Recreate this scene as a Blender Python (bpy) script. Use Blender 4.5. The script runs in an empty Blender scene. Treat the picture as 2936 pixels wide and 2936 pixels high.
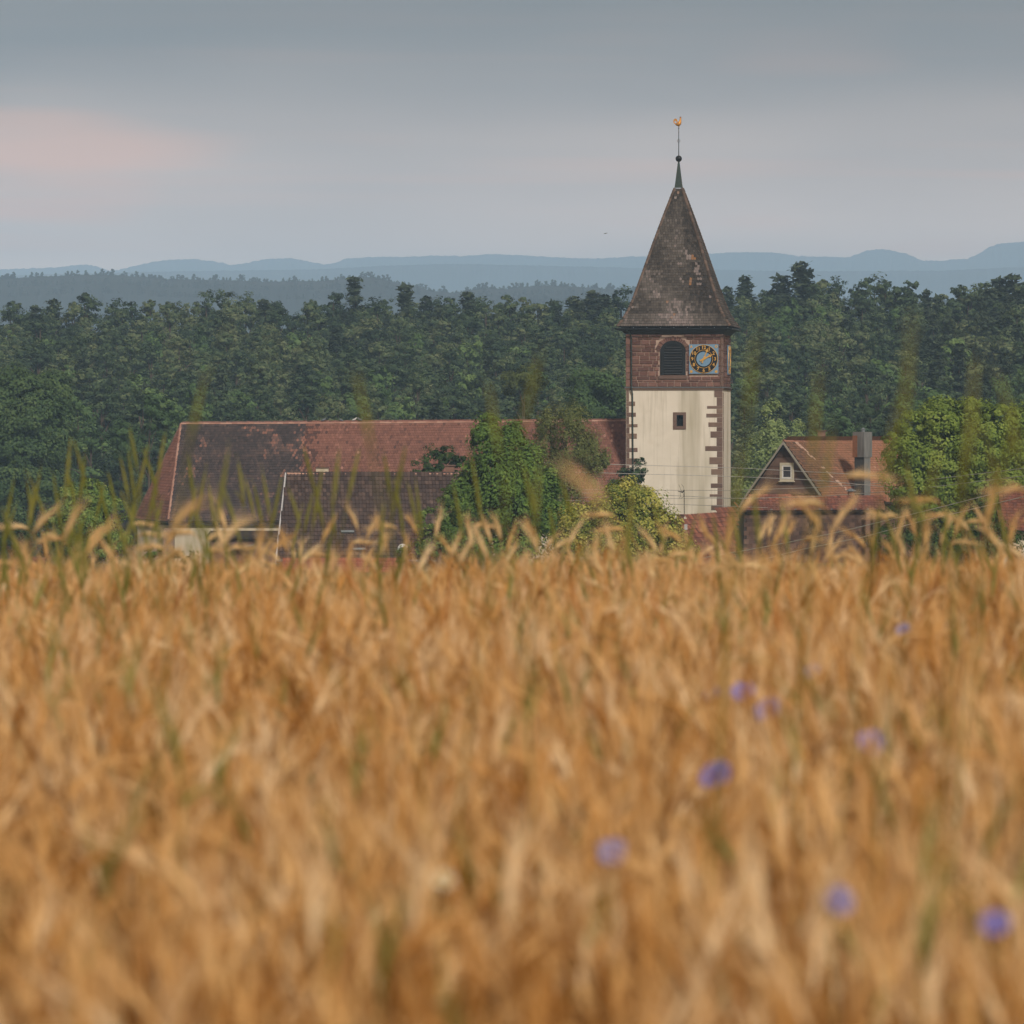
# A church tower beyond a ripe grain field
import bpy
SKY1, SKY2, SKY3 = 11.4, 2.2, 5.6
SKYGAIN = 1.5
EXPO = 0.33
HAZE = 0.00016
HAZECOL = (0.47, 0.715, 1.0)
GRAIN_DENS = 170
import bpy, math, random
import numpy as np
from mathutils import Vector, Matrix
random.seed(7); np.random.seed(7)
R = math.radians
sc = bpy.context.scene
col = sc.collection

# ---------------------------------------------------------------- camera
EYE = 20.0          # eye height (village ground is about 9)
F = 16311.0         # focal length in pixels of the 2936 px photograph
HOR = 1250.0        # row of the eye level in the photograph
cam = bpy.data.cameras.new('camera'); co = bpy.data.objects.new('camera', cam); col.objects.link(co)
cam.sensor_width = 36.0; cam.lens = 36.0 * F / 2936.0
cam.shift_y = -(1468.0 - HOR) / 2936.0
co.location = (0, 0, EYE); co.rotation_euler = (R(90), 0, 0)
cam.clip_start = 0.5; cam.clip_end = 30000
cam.dof.use_dof = True; cam.dof.focus_distance = 405.0; cam.dof.aperture_fstop = 6.4
sc.camera = co

# ---------------------------------------------------------------- sky and light
SUN_EL, SUN_AZ = R(38), R(158)        # azimuth clockwise from +Y: behind the camera, a little to its right
w = bpy.data.worlds.new('World'); sc.world = w; w.use_nodes = True
nt = w.node_tree; nt.nodes.clear(); N = nt.nodes.new; L = nt.links.new
def wm(op, a, b=None, c=None):
    n = N('ShaderNodeMath'); n.operation = op
    for i, v in enumerate((a, b, c)):
        if v is None: continue
        if isinstance(v, (int, float)): n.inputs[i].default_value = v
        else: L(v, n.inputs[i])
    return n.outputs[0]
def wmix(f, a, b, blend='MIX'):
    n = N('ShaderNodeMix'); n.data_type = 'RGBA'; n.blend_type = blend
    for s, v in ((n.inputs[0], f), (n.inputs[6], a), (n.inputs[7], b)):
        if hasattr(v, 'is_linked'): L(v, s)
        else: s.default_value = v if isinstance(v, (int, float)) else (*v, 1)
    return n.outputs[2]
sky = N('ShaderNodeTexSky'); sky.sky_type = 'NISHITA'; sky.sun_disc = False
sky.sun_elevation = SUN_EL; sky.sun_rotation = SUN_AZ; sky.air_density = 1.3; sky.dust_density = 3.0
tc = N('ShaderNodeTexCoord'); sx = N('ShaderNodeSeparateXYZ'); L(tc.outputs['Generated'], sx.inputs[0])
el = wm('MAXIMUM', sx.outputs['Z'], 0.0)
# stratus sheets: noise over (azimuth, elevation), much longer than high, evening out towards the zenith
az = wm('ARCTAN2', sx.outputs['X'], sx.outputs['Y'])
elw = wm('DIVIDE', el, wm('ADD', el, 0.25))
def band(kx, kz, off, detail, rough=0.5, tilt=0.0, sh=0.0, sv=0.0):
    cv = N('ShaderNodeCombineXYZ')
    L(wm('ADD', wm('MULTIPLY', az, kx), sh), cv.inputs[0])
    L(wm('ADD', wm('MULTIPLY', wm('ADD', elw, wm('MULTIPLY', az, tilt)), kz), sv), cv.inputs[1]); cv.inputs[2].default_value = off
    n = N('ShaderNodeTexNoise'); n.inputs['Scale'].default_value = 1.0; n.inputs['Detail'].default_value = detail
    n.inputs['Roughness'].default_value = rough
    L(cv.outputs[0], n.inputs['Vector']); return n.outputs['Fac']
def ramp(fac, stops):
    n = N('ShaderNodeValToRGB'); e = n.color_ramp.elements
    while len(e) < len(stops): e.new(0.5)
    for q, (p, c) in zip(e, stops):
        q.position = p; q.color = (*c, 1) if not isinstance(c, (int, float)) else (c, c, c, 1)
    L(fac, n.inputs[0]); return n.outputs[0]
b1 = band(7.0, 9.0, SKY1, 2.0); b2 = band(13.0, 34.0, SKY2, 2.5, tilt=0.02); b3 = band(9.0, 20.0, SKY3, 2.0, tilt=0.02, sh=0.80, sv=0.40)
grey = ramp(wm('ADD', wm('MULTIPLY', b1, 0.62), wm('MULTIPLY', b2, 0.38)),
            [(0.34, (0.36, 0.262, 0.198)), (0.5, (0.535, 0.358, 0.254)), (0.64, (0.67, 0.445, 0.315))])
b4 = band(6.0, 60.0, 9.7, 2.0, tilt=0.015)
pink = wm('MINIMUM', wm('ADD', ramp(b3, [(0.54, 0.0), (0.68, 1.0)]), ramp(b4, [(0.52, 0.0), (0.72, 0.55)])), 1.0)
# the sheet thickens and darkens above about three degrees
thick = N('ShaderNodeMapRange'); thick.interpolation_type = 'SMOOTHSTEP'; L(wm('ADD', el, wm('MULTIPLY', wm('SUBTRACT', b1, 0.5), 0.05)), thick.inputs[0])
thick.inputs[1].default_value = 0.030; thick.inputs[2].default_value = 0.080; thick.inputs[3].default_value = 0.0; thick.inputs[4].default_value = 0.93
cloud = wmix(wm('MULTIPLY', wm('MULTIPLY', pink, 0.92), wm('SUBTRACT', 1.0, thick.outputs[0])), wmix(thick.outputs[0], grey, (0.026, 0.022, 0.017)), (0.70, 0.28, 0.12))
# overcast luminance: three times brighter overhead than at the horizon
cie = wm('MULTIPLY', wm('ADD', wm('MULTIPLY', el, 2.0), 1.0), SKYGAIN)
cg = N('ShaderNodeVectorMath'); cg.operation = 'SCALE'; L(cloud, cg.inputs[0]); L(cie, cg.inputs['Scale'])
sg = N('ShaderNodeVectorMath'); sg.operation = 'SCALE'; L(sky.outputs[0], sg.inputs[0]); sg.inputs['Scale'].default_value = 0.06
bg = N('ShaderNodeBackground'); L(wmix(0.94, sg.outputs[0], cg.outputs[0]), bg.inputs[0]); bg.inputs[1].default_value = 1.0
ow = N('ShaderNodeOutputWorld'); L(bg.outputs[0], ow.inputs[0])

sun = bpy.data.lights.new('sun', 'SUN'); so = bpy.data.objects.new('sun', sun); col.objects.link(so)
sun.energy = 2.6; sun.angle = R(8); sun.color = (1.0, 0.93, 0.83)
sd = Vector((math.sin(SUN_AZ) * math.cos(SUN_EL), math.cos(SUN_AZ) * math.cos(SUN_EL), math.sin(SUN_EL)))
so.rotation_euler = sd.to_track_quat('Z', 'Y').to_euler(); so.location = (0, -50, 80)

vs = sc.view_settings; vs.view_transform = 'Standard'; vs.look = 'None'; vs.gamma = 1; vs.use_curve_mapping = False
vs.exposure = EXPO
sc.cycles.volume_bounces = 2; sc.cycles.max_bounces = 8; sc.cycles.diffuse_bounces = 3; sc.cycles.transparent_max_bounces = 8
sc.cycles.use_denoising = True
# ---------------------------------------------------------------- helpers
def at(px, py, d):
    """The point d metres ahead that the photograph shows at pixel (px, py)."""
    return Vector(((px - 1468.0) * d / F, d, EYE + (HOR - py) * d / F))
def tag(o, label=None, cat=None, group=None, kind=None):
    if label: o['label'] = label
    if cat: o['category'] = cat
    if group: o['group'] = group
    if kind: o['kind'] = kind
    return o
def thing(name, label, cat, loc=(0, 0, 0), group=None):
    o = bpy.data.objects.new(name, None); col.objects.link(o); o.location = loc; o.empty_display_size = 0.3
    return tag(o, label, cat, group)
def link(name, me, parent=None, loc=(0, 0, 0), kind=None):
    o = bpy.data.objects.new(name, me); col.objects.link(o); o.location = loc
    if parent is not None: o.parent = parent
    if kind: o['kind'] = kind
    return o
def origin(root):
    """World origin of a thing or part (things and parts are never rotated)."""
    v = Vector((0, 0, 0))
    while root is not None: v += root.location; root = root.parent
    return v

class Acc:
    """Collects polygons in world coordinates; build() links them as ONE mesh object under its parent."""
    def __init__(s): s.v = []; s.f = []; s.t = []
    def poly(s, pts, faces, tint=0.5):
        b = len(s.v); s.v += [tuple(p) for p in pts]
        for q in faces: s.f.append(tuple(b + i for i in q)); s.t.append(tint)
        return s
    def box(s, o, a, b, c, tint=0.5):
        """Box from corner o along edge vectors a, b, c."""
        o, a, b, c = Vector(o), Vector(a), Vector(b), Vector(c)
        p = [o, o + a, o + a + b, o + b, o + c, o + a + c, o + a + b + c, o + b + c]
        f = [(0, 3, 2, 1), (4, 5, 6, 7), (0, 1, 5, 4), (1, 2, 6, 5), (2, 3, 7, 6), (3, 0, 4, 7)]
        if a.cross(b).dot(c) < 0: f = [q[::-1] for q in f]
        return s.poly(p, f, tint)
    def block(s, o, a, b, c, ch=0.02, tint=0.5):
        """Dressed stone: a box whose outer (c) face is chamfered by ch and which has no back."""
        o, a, b, c = Vector(o), Vector(a), Vector(b), Vector(c)
        ua, ub, uc = a.normalized() * ch, b.normalized() * ch, c.normalized() * min(ch, c.length * .7)
        k = c - uc
        p = [o, o + a, o + a + b, o + b, o + k, o + a + k, o + a + b + k, o + b + k,
             o + c + ua + ub, o + a + c - ua + ub, o + a + b + c - ua - ub, o + b + c + ua - ub]
        f = [(0, 1, 5, 4), (1, 2, 6, 5), (2, 3, 7, 6), (3, 0, 4, 7),
             (4, 5, 9, 8), (5, 6, 10, 9), (6, 7, 11, 10), (7, 4, 8, 11), (8, 9, 10, 11)]
        if a.cross(b).dot(c) < 0: f = [q[::-1] for q in f]
        return s.poly(p, f, tint)
    def prism(s, pts, ext, tint=0.5):
        """Polygon pts extruded by the vector ext."""
        n = len(pts); ext = Vector(ext); a = [Vector(p) for p in pts]; b = [p + ext for p in a]
        nn = sum(((a[i] - a[0]).cross(a[(i + 1) % n] - a[0]) for i in range(1, n)), Vector((0, 0, 0)))
        fs = [tuple(range(n - 1, -1, -1)), tuple(range(n, 2 * n))] + [(i, (i + 1) % n, n + (i + 1) % n, n + i) for i in range(n)]
        if nn.dot(ext) < 0: fs = [q[::-1] for q in fs]
        return s.poly(a + b, fs, tint)
    def tube(s, path, rad, sides=8, tint=0.5, cap=True):
        path = [Vector(p) for p in path]; n = len(path); rad = [rad] * n if isinstance(rad, (int, float)) else rad
        up = Vector((0.13, 0.31, 0.94)); pts = []
        for i, p in enumerate(path):
            t = (path[min(i + 1, n - 1)] - path[max(i - 1, 0)]).normalized()
            x = t.cross(up)
            if x.length < .05: x = t.cross(Vector((1, 0, 0)))
            x.normalize(); y = t.cross(x)
            for k in range(sides):
                q = 2 * math.pi * k / sides; pts.append(p + (x * math.cos(q) + y * math.sin(q)) * rad[i])
        f = [(i * sides + k, i * sides + (k + 1) % sides, (i + 1) * sides + (k + 1) % sides, (i + 1) * sides + k)
             for i in range(n - 1) for k in range(sides)]
        if cap: f += [tuple(range(sides - 1, -1, -1)), tuple((n - 1) * sides + k for k in range(sides))]
        return s.poly(pts, f, tint)
    def ball(s, c, r, seg=12, rings=8, tint=0.5):
        c = Vector(c); r = (r, r, r) if isinstance(r, (int, float)) else r; pts = [c + Vector((0, 0, r[2]))]
        for i in range(1, rings):
            a = math.pi * i / rings
            for k in range(seg):
                b = 2 * math.pi * k / seg
                pts.append(c + Vector((r[0] * math.sin(a) * math.cos(b), r[1] * math.sin(a) * math.sin(b), r[2] * math.cos(a))))
        pts.append(c - Vector((0, 0, r[2]))); e = len(pts) - 1
        f = [(0, 1 + k, 1 + (k + 1) % seg) for k in range(seg)]
        f += [(1 + i * seg + k, 1 + (i + 1) * seg + k, 1 + (i + 1) * seg + (k + 1) % seg, 1 + i * seg + (k + 1) % seg)
              for i in range(rings - 2) for k in range(seg)]
        f += [(e, 1 + (rings - 2) * seg + (k + 1) % seg, 1 + (rings - 2) * seg + k) for k in range(seg)]
        return s.poly(pts, f, tint)
    def build(s, name, mat, parent=None, kind=None, smooth=False):
        if not s.f: return None
        o0 = origin(parent); me = bpy.data.meshes.new(name)
        me.from_pydata([(x - o0.x, y - o0.y, z - o0.z) for x, y, z in s.v], [], s.f)
        at_ = me.attributes.new('tint', 'FLOAT', 'FACE'); at_.data.foreach_set('value', s.t)
        if smooth: me.polygons.foreach_set('use_smooth', [True] * len(me.polygons))
        if mat: me.materials.append(mat)
        me.update(); return link(name, me, parent, kind=kind)
def quads_mesh(name, V, tint, mat):
    """Mesh of len(V)/4 loose quads (numpy n*4 x 3)."""
    n = len(V) // 4; me = bpy.data.meshes.new(name)
    me.vertices.add(n * 4); me.loops.add(n * 4); me.polygons.add(n)
    me.vertices.foreach_set('co', V.astype(np.float32).ravel())
    me.loops.foreach_set('vertex_index', np.arange(n * 4, dtype=np.int32))
    me.polygons.foreach_set('loop_start', np.arange(0, n * 4, 4, dtype=np.int32))
    a = me.attributes.new('tint', 'FLOAT', 'FACE'); a.data.foreach_set('value', tint.astype(np.float32))
    me.materials.append(mat); me.update(); me.validate(); return me

# ---------------------------------------------------------------- materials
def material(name, stops, rough=0.85, scale=3.0, detail=4.0, wtint=0.5, wnoise=0.5, obj_rand=0.0, bump=0.0, metal=0.0,
             transl=0.0, stretch=None, inst=0.0, spec=0.25, overlay=None, world=False):
    """Principled material: colour ramp over tint attribute + noise + per-object random; optional overlay (stops2, scale, stretch, lo, hi)."""
    m = bpy.data.materials.new(name); m.use_nodes = True; t = m.node_tree; t.nodes.clear(); n_ = t.nodes.new; l_ = t.links.new
    def mt(op, a, b):
        n = n_('ShaderNodeMath'); n.operation = op
        for i, v in enumerate((a, b)):
            if isinstance(v, (int, float)): n.inputs[i].default_value = v
            else: l_(v, n.inputs[i])
        return n.outputs[0]
    if world: crd = n_('ShaderNodeNewGeometry').outputs['Position']
    else: crd = n_('ShaderNodeTexCoord').outputs['Object']
    def noise(sc_, st, det):
        v = crd
        if st:
            mp = n_('ShaderNodeMapping'); mp.inputs['Scale'].default_value = st; l_(crd, mp.inputs[0]); v = mp.outputs[0]
        n = n_('ShaderNodeTexNoise'); n.inputs['Scale'].default_value = sc_; n.inputs['Detail'].default_value = det
        l_(v, n.inputs['Vector']); return n.outputs['Fac']
    def rmp(fac, st):
        n = n_('ShaderNodeValToRGB'); e = n.color_ramp.elements
        while len(e) < len(st): e.new(0.5)
        for q, (p, c) in zip(e, st): q.position = p; q.color = (*c, 1) if not isinstance(c, (int, float)) else (c, c, c, 1)
        l_(fac, n.inputs[0]); return n.outputs[0]
    nz = noise(scale, stretch, detail)
    fac = mt('MULTIPLY', mt('SUBTRACT', nz, 0.5), 2.0 * wnoise)
    fac = mt('ADD', fac, 0.5)
    if wtint:
        a = n_('ShaderNodeAttribute'); a.attribute_name = 'tint'
        fac = mt('ADD', fac, mt('MULTIPLY', mt('SUBTRACT', a.outputs['Fac'], 0.5), 2 * wtint))
    if obj_rand:
        fac = mt('ADD', fac, mt('MULTIPLY', mt('SUBTRACT', n_('ShaderNodeObjectInfo').outputs['Random'], 0.5), 2 * obj_rand))
    if inst:
        a = n_('ShaderNodeAttribute'); a.attribute_type = 'INSTANCER'; a.attribute_name = 'hue'
        fac = mt('ADD', fac, mt('MULTIPLY', mt('SUBTRACT', a.outputs['Fac'], 0.5), 2 * inst))
    c = rmp(fac, stops)
    for ov in (overlay or []):
        mk = rmp(noise(ov['scale'], ov.get('stretch'), ov.get('detail', 5.0)), [(ov['lo'], 0.0), (ov['hi'], ov.get('amt', 1.0))])
        mx = n_('ShaderNodeMix'); mx.data_type = 'RGBA'; l_(mk, mx.inputs[0]); l_(c, mx.inputs[6]); mx.inputs[7].default_value = (*ov['color'], 1); c = mx.outputs[2]
    p = n_('ShaderNodeBsdfPrincipled'); l_(c, p.inputs['Base Color']); p.inputs['Roughness'].default_value = rough
    p.inputs['Metallic'].default_value = metal; p.inputs['Specular IOR Level'].default_value = spec
    if bump:
        bn = n_('ShaderNodeBump'); bn.inputs['Strength'].default_value = 0.6; bn.inputs['Distance'].default_value = bump
        l_(nz, bn.inputs['Height']); l_(bn.outputs[0], p.inputs['Normal'])
    out = n_('ShaderNodeOutputMaterial')
    if transl:
        tr = n_('ShaderNodeBsdfTranslucent'); l_(c, tr.inputs[0]); ms = n_('ShaderNodeMixShader'); ms.inputs[0].default_value = transl
        l_(p.outputs[0], ms.inputs[1]); l_(tr.outputs[0], ms.inputs[2]); l_(ms.outputs[0], out.inputs[0])
    else: l_(p.outputs[0], out.inputs[0])
    return m
def plain(name, c, rough=0.7, metal=0.0, var=0.18, scale=6.0):
    lo = tuple(x * (1 - var) for x in c); hi = tuple(min(1, x * (1 + var)) for x in c)
    return material(name, [(0.2, lo), (0.8, hi)], rough=rough, metal=metal, wtint=0.0, wnoise=0.6, scale=scale)
# ---------------------------------------------------------------- land
M_SOIL = material('straw_soil', [(0.25, (0.07, 0.045, 0.022)), (0.75, (0.16, 0.10, 0.045))], scale=5, wtint=0, world=True)
M_MEADOW = material('meadow', [(0.25, (0.05, 0.075, 0.02)), (0.75, (0.10, 0.125, 0.035))], scale=0.5, wtint=0, world=True)
M_FLOOR = material('forest_floor', [(0.25, (0.018, 0.025, 0.012)), (0.75, (0.04, 0.05, 0.022))], scale=0.4, wtint=0, world=True)
M_HILL = material('wooded_hill', [(0.25, (0.012, 0.018, 0.016)), (0.75, (0.022, 0.03, 0.024))], scale=0.03, wtint=0, world=True)

def interp(x, pts):
    return float(np.interp(x, [p[0] for p in pts], [p[1] for p in pts]))
def field_z(x, d):
    p = -0.61 - 0.0042 * (min(d, 34) - 6)
    if d > 34: p -= 0.0042 * (d - 34) + 0.004 * (d - 34) ** 2 if d < 55 else 0.0042 * 21 + 0.004 * 441 + 0.12 * (d - 55)
    z = EYE + p - 1.06
    z += 0.009 * x + 0.025 * math.sin(x * 1.9 + d * 0.35) + 0.02 * math.sin(x * 0.8 - d * 0.5)
    return z
def land_z(x, d):
    if d < 90: return max(field_z(x, d), 9.0)
    return max(9.0, field_z(x, 90) - 0.12 * (d - 90)) if d < 150 else \
        interp(d, [(150, 9), (235, 12.3), (345, 12.3), (392, 9.6), (520, 8.5), (560, 9.5), (760, 20), (830, 20), (1100, 6), (2000, 4), (9000, 4)])
def sheet(name, ds, half, nx, mat):
    a = Acc(); V = []; Fc = []
    for d in ds:
        hw = half(d)
        for i in range(nx + 1):
            x = -hw + 2 * hw * i / nx; V.append((x, d, land_z(x, d)))
    for j in range(len(ds) - 1):
        for i in range(nx):
            q = j * (nx + 1) + i; Fc.append((q, q + 1, q + nx + 2, q + nx + 1))
    a.poly(V, Fc); o = a.build(name, mat, smooth=True); o['kind'] = 'structure'; return o
sheet('field_ground', [-20, -5] + [2 + 1.5 * i for i in range(46)], lambda d: 60, 80, M_SOIL)
sheet('meadow_ground', [69.5, 80, 90, 100, 120, 150, 180, 210, 235, 290, 345, 370, 392, 420, 520], lambda d: 60 if d < 71 else 160, 12, M_MEADOW)
sheet('forest_ground', [520, 560, 600, 650, 700, 760, 830, 900, 1000, 1100, 1500, 2000, 4000, 8000, 13400], lambda d: 160 if d < 521 else max(200, 0.18 * d), 12, M_FLOOR)

def hills(name, prof, d, depth, base, mat, jag, step, seed):
    """A range seen against the sky: crest profile in pixels, falling away to the front and the back."""
    rnd = random.Random(seed); V = []; Fc = []; xs = []
    x = prof[0][0]
    while x <= prof[-1][0]: xs.append(x); x += step
    for px in xs:
        y = interp(px, prof) + rnd.uniform(-jag, jag); c = at(px, y, d); h = c.z - base
        for k, (dy, fz) in enumerate(((-depth, 0), (-depth * .55, .34), (-depth * .25, .72), (-depth * .08, .94), (0, 1), (depth * .3, .8), (depth, 0))):
            s_ = 1.0 if 0 < k < 6 else 0
            V.append((c.x * (d + dy) / d, d + dy, base + h * fz + s_ * (k != 4) * rnd.uniform(-1, 1) * h * .02))
    for i in range(len(xs) - 1):
        for k in range(6):
            q = i * 7 + k; Fc.append((q, q + 7, q + 8, q + 1))
    a = Acc(); a.poly(V, Fc); o = a.build(name, mat, smooth=True); o['kind'] = 'structure'; return o
FAR = [(-500, 775), (-200, 768), (0, 772), (160, 767), (240, 758), (275, 762), (310, 775), (335, 775), (440, 750), (490, 745), (560, 743), (620, 750), (665, 760),
       (690, 757), (760, 743), (830, 739), (880, 748), (925, 757), (955, 756), (990, 742), (1060, 737), (1180, 736), (1240, 733), (1330, 734), (1420, 727), (1490, 732),
       (1600, 738), (1720, 741), (1800, 736), (1900, 733), (2060, 726), (2140, 722), (2220, 724), (2290, 734), (2430, 738), (2450, 732), (2480, 719), (2520, 714),
       (2545, 716), (2600, 728), (2640, 746), (2680, 748), (2740, 744), (2775, 742), (2800, 730), (2840, 706), (2870, 698), (2936, 693), (3100, 690), (3400, 715)]
MIDF = [(-500, 792), (0, 790), (200, 785), (500, 778), (900, 772), (1100, 762), (1300, 756), (1700, 765), (2000, 772), (2300, 778), (2700, 776), (2936, 765), (3400, 770)]
RIDGE = [(-500, 800), (0, 799), (110, 794), (250, 788), (340, 789), (480, 800), (650, 803), (770, 808), (860, 806), (930, 806), (985, 799), (1040, 793), (1090, 800), (1140, 811),
         (1200, 820), (1235, 836), (1270, 836), (1300, 841), (1345, 833), (1390, 826), (1450, 830), (1500, 822), (1560, 818), (1640, 822), (1720, 826), (1800, 832), (1900, 840), (2060, 850),
         (2300, 862), (2700, 866), (2936, 868), (3400, 870)]
hills('far_hills', FAR, 11000, 1300, 4, M_HILL, 1.5, 6, 3)
hills('low_hills', MIDF, 8500, 1000, 4, M_HILL, 1.2, 7, 4)
hills('wooded_ridge', RIDGE, 3500, 520, 4, M_HILL, 1.0, 10, 5)
# ---------------------------------------------------------------- foliage
def leaf_mat(name, stops, transl=0.25, obj_rand=0.12, wt=0.42, scale=0.35, wn=0.25):
    return material(name, stops, rough=0.75, scale=scale, wtint=wt, wnoise=wn, obj_rand=obj_rand, transl=transl, spec=0.15)
M_PINE = leaf_mat('pine_needles', [(0.0, (0.024, 0.046, 0.028)), (0.35, (0.058, 0.098, 0.050)), (0.6, (0.105, 0.155, 0.070)), (0.8, (0.155, 0.195, 0.09)), (1.0, (0.21, 0.24, 0.12))], obj_rand=0.30)
M_SPRUCE = leaf_mat('spruce_needles', [(0.0, (0.026, 0.042, 0.028)), (0.5, (0.055, 0.082, 0.048)), (1.0, (0.10, 0.13, 0.07))], obj_rand=0.2)
M_BROAD = leaf_mat('broad_leaves', [(0.0, (0.045, 0.09, 0.033)), (0.5, (0.10, 0.175, 0.058)), (1.0, (0.185, 0.27, 0.09))], obj_rand=0.25)
M_BARK = material('bark', [(0.2, (0.05, 0.038, 0.028)), (0.8, (0.12, 0.09, 0.065))], scale=4, wtint=0, bump=0.02, stretch=(1, 1, .25))

def leaves(C, Rr, per, size, rng, flat=0.5, up=0.35, clump=0.34, nclump=None, aspect=0.55):
    """Leaf quads spread in sprays over ellipsoids (centres C, radii Rr). Returns (quad vertices, tint)."""
    Vs, Ts = [], []
    for c, r in zip(np.atleast_2d(C), np.atleast_2d(Rr)):
        k = nclump or max(9, min(48, int(per / 80))); m = max(1, per // k)
        d = rng.normal(size=(k, 3)); d[:, 2] += 0.25; d /= np.linalg.norm(d, axis=1)[:, None]
        cc = c + d * r * rng.uniform(0.62, 1.0, (k, 1))
        base_t = rng.uniform(0.25, 0.75, k)
        cr = clump * r.mean() * rng.uniform(0.5, 1.35, k)
        off = rng.normal(size=(k, m, 3)); off /= np.maximum(np.linalg.norm(off, axis=2, keepdims=True), 1e-6)
        off *= rng.uniform(0.25, 1.0, (k, m, 1)) ** 0.5
        off[..., 2] *= flat
        p = (cc[:, None, :] + off * cr[:, None, None]).reshape(-1, 3)
        n = 0.75 * off + 0.7 * d[:, None, :] + rng.normal(size=(k, m, 3)) * 0.22; n[..., 2] += up
        n = n.reshape(-1, 3); n /= np.maximum(np.linalg.norm(n, axis=1)[:, None], 1e-6)
        a = rng.normal(size=n.shape); x = np.cross(n, a); x /= np.maximum(np.linalg.norm(x, axis=1)[:, None], 1e-6); y = np.cross(n, x)
        s = (size * rng.uniform(0.65, 1.35, len(p)))[:, None]; q = aspect
        V = np.stack([p - x * s, p - y * s * q, p + x * s, p + y * s * q], axis=1).reshape(-1, 3)
        Vs.append(V); Ts.append(np.repeat(base_t, m) + rng.uniform(-0.22, 0.22, len(p)))
    return np.concatenate(Vs), np.clip(np.concatenate(Ts), 0, 1)

def trunk_acc(base, top, r, limbs=(), sides=7):
    a = Acc(); base, top = Vector(base), Vector(top)
    path = [base.lerp(top, t) + Vector((math.sin(t * 5) * r * .5, math.cos(t * 4) * r * .4, 0)) * (t > 0) for t in (0, .15, .4, .7, 1)]
    a.tube(path, [r * 1.35, r, r * .8, r * .5, r * .15], sides)
    for l in limbs:
        l = Vector(l); t = min(.9, max(.25, (l.z - base.z) / max(.1, top.z - base.z) - .18)); s = base.lerp(top, t)
        mid = s.lerp(l, .5) + Vector((0, 0, .12 * (l - s).length))
        a.tube([s, mid, l], [r * .38, r * .25, r * .06], 5)
    return a

# -- forest tree kinds: (crown mesh, trunk mesh, height); unit trees standing at the origin
def pine_kind(i):
    g = np.random.default_rng(100 + i); H = 18.0; n = (44, 34, 52, 30, 46, 40, 56, 36, 48)[i]; fat = (1, .8, 1.15, .75, 1.25, .95, 1.05, 1.2, .85)[i]; lowz = (.22, .3, .2, .42, .25, .36, .18, .3, .24)[i]; C = []; Q = []
    for k in range(n):
        t = (k + .5) / n; z = H * (lowz + (.98 - lowz) * t); rr = 3.1 * fat * (1 - t ** 2.2) ** .55 * (0.6 + 0.5 * min(1, t * 2.2))
        a = g.uniform(0, 6.28); q = rr * g.uniform(0.35, 0.95) * (0 if k == n - 1 else 1)
        C.append((q * math.cos(a), q * math.sin(a), z + g.uniform(-.5, .5))); s = g.uniform(0.6, 1.5) * (1.0 - 0.3 * t) * (.6 + .4 * fat)
        Q.append((s, s, s * 0.85))
    V, T = leaves(np.array(C), np.array(Q), 210, 0.155, g, flat=0.7, nclump=7, clump=.55)
    tr = trunk_acc((0, 0, 0), (0, 0, H * .93), .26, [tuple(c) for c in C[::4]])
    return V, T, tr, H
def spruce_kind(i):
    g = np.random.default_rng(200 + i); H = 18.0; V = []; T = []; lv = 22; slim = (0.85, 1.0, 0.7, 1.15)[i % 4]
    for k in range(lv):
        t = k / (lv - 1); z = H * (0.16 + 0.82 * t); rad = slim * (3.0 * (1 - t) ** .85 + .22)
        for b in range(9 if t < .8 else 6):
            a = g.uniform(0, 6.28); L_ = rad * g.uniform(0.5, 1.15); jz = g.uniform(-.45, .45); m = max(4, int(9 * L_ / 3))
            for j in range(m):
                f = (j + .6) / m; p = np.array([math.cos(a) * L_ * f, math.sin(a) * L_ * f, z + jz - .42 * L_ * f * f + .22 * L_ * f ** 4])
                c = g.normal(size=(6, 3)) * np.array([.26, .26, .13]) + p
                for q in c:
                    nrm = np.array([math.cos(a) * .5, math.sin(a) * .5, .8]) + g.normal(size=3) * .4; nrm /= np.linalg.norm(nrm)
                    x = np.cross(nrm, g.normal(size=3)); x /= np.linalg.norm(x); y = np.cross(nrm, x); s = g.uniform(.16, .36)
                    V += [q - x * s, q - y * s * .5, q + x * s, q + y * s * .5]; T.append(g.uniform(.15, .85))
    return np.array(V), np.array(T), trunk_acc((0, 0, 0), (0, 0, H * .99), .24), H
def broad_kind(i):
    g = np.random.default_rng(300 + i); H = 13.0; n = 17; C = []; Q = []
    for k in range(n):
        t = (k + .5) / n; z = H * (0.28 + 0.66 * t); rr = 3.3 * math.sin(math.pi * min(1, .22 + .74 * t)) ** .7
        a = k * 2.4 + g.uniform(-.4, .4); q = rr * g.uniform(0.3, 0.85)
        C.append((q * math.cos(a), q * math.sin(a), z)); s = g.uniform(1.2, 1.9) * (1 - .3 * t); Q.append((s, s, s * .8))
    V, T = leaves(np.array(C), np.array(Q), 300, 0.17, g, flat=0.7, nclump=8, clump=.5)
    return V, T, trunk_acc((0, 0, 0), (0, 0, H * .8), .25, [tuple(c) for c in C[::3]]), H
KIND = {}
for nm, fn, cnt, mt_ in (('pine_tree', pine_kind, 9, M_PINE), ('spruce_tree', spruce_kind, 4, M_SPRUCE), ('broadleaf_tree', broad_kind, 4, M_BROAD)):
    KIND[nm] = []
    for i in range(cnt):
        V, T, tr, H = fn(i); cm = quads_mesh('crown', V, T, mt_); to = tr.build('trunk', M_BARK); tm = to.data; bpy.data.objects.remove(to)
        KIND[nm].append((cm, tm, H))
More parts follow.
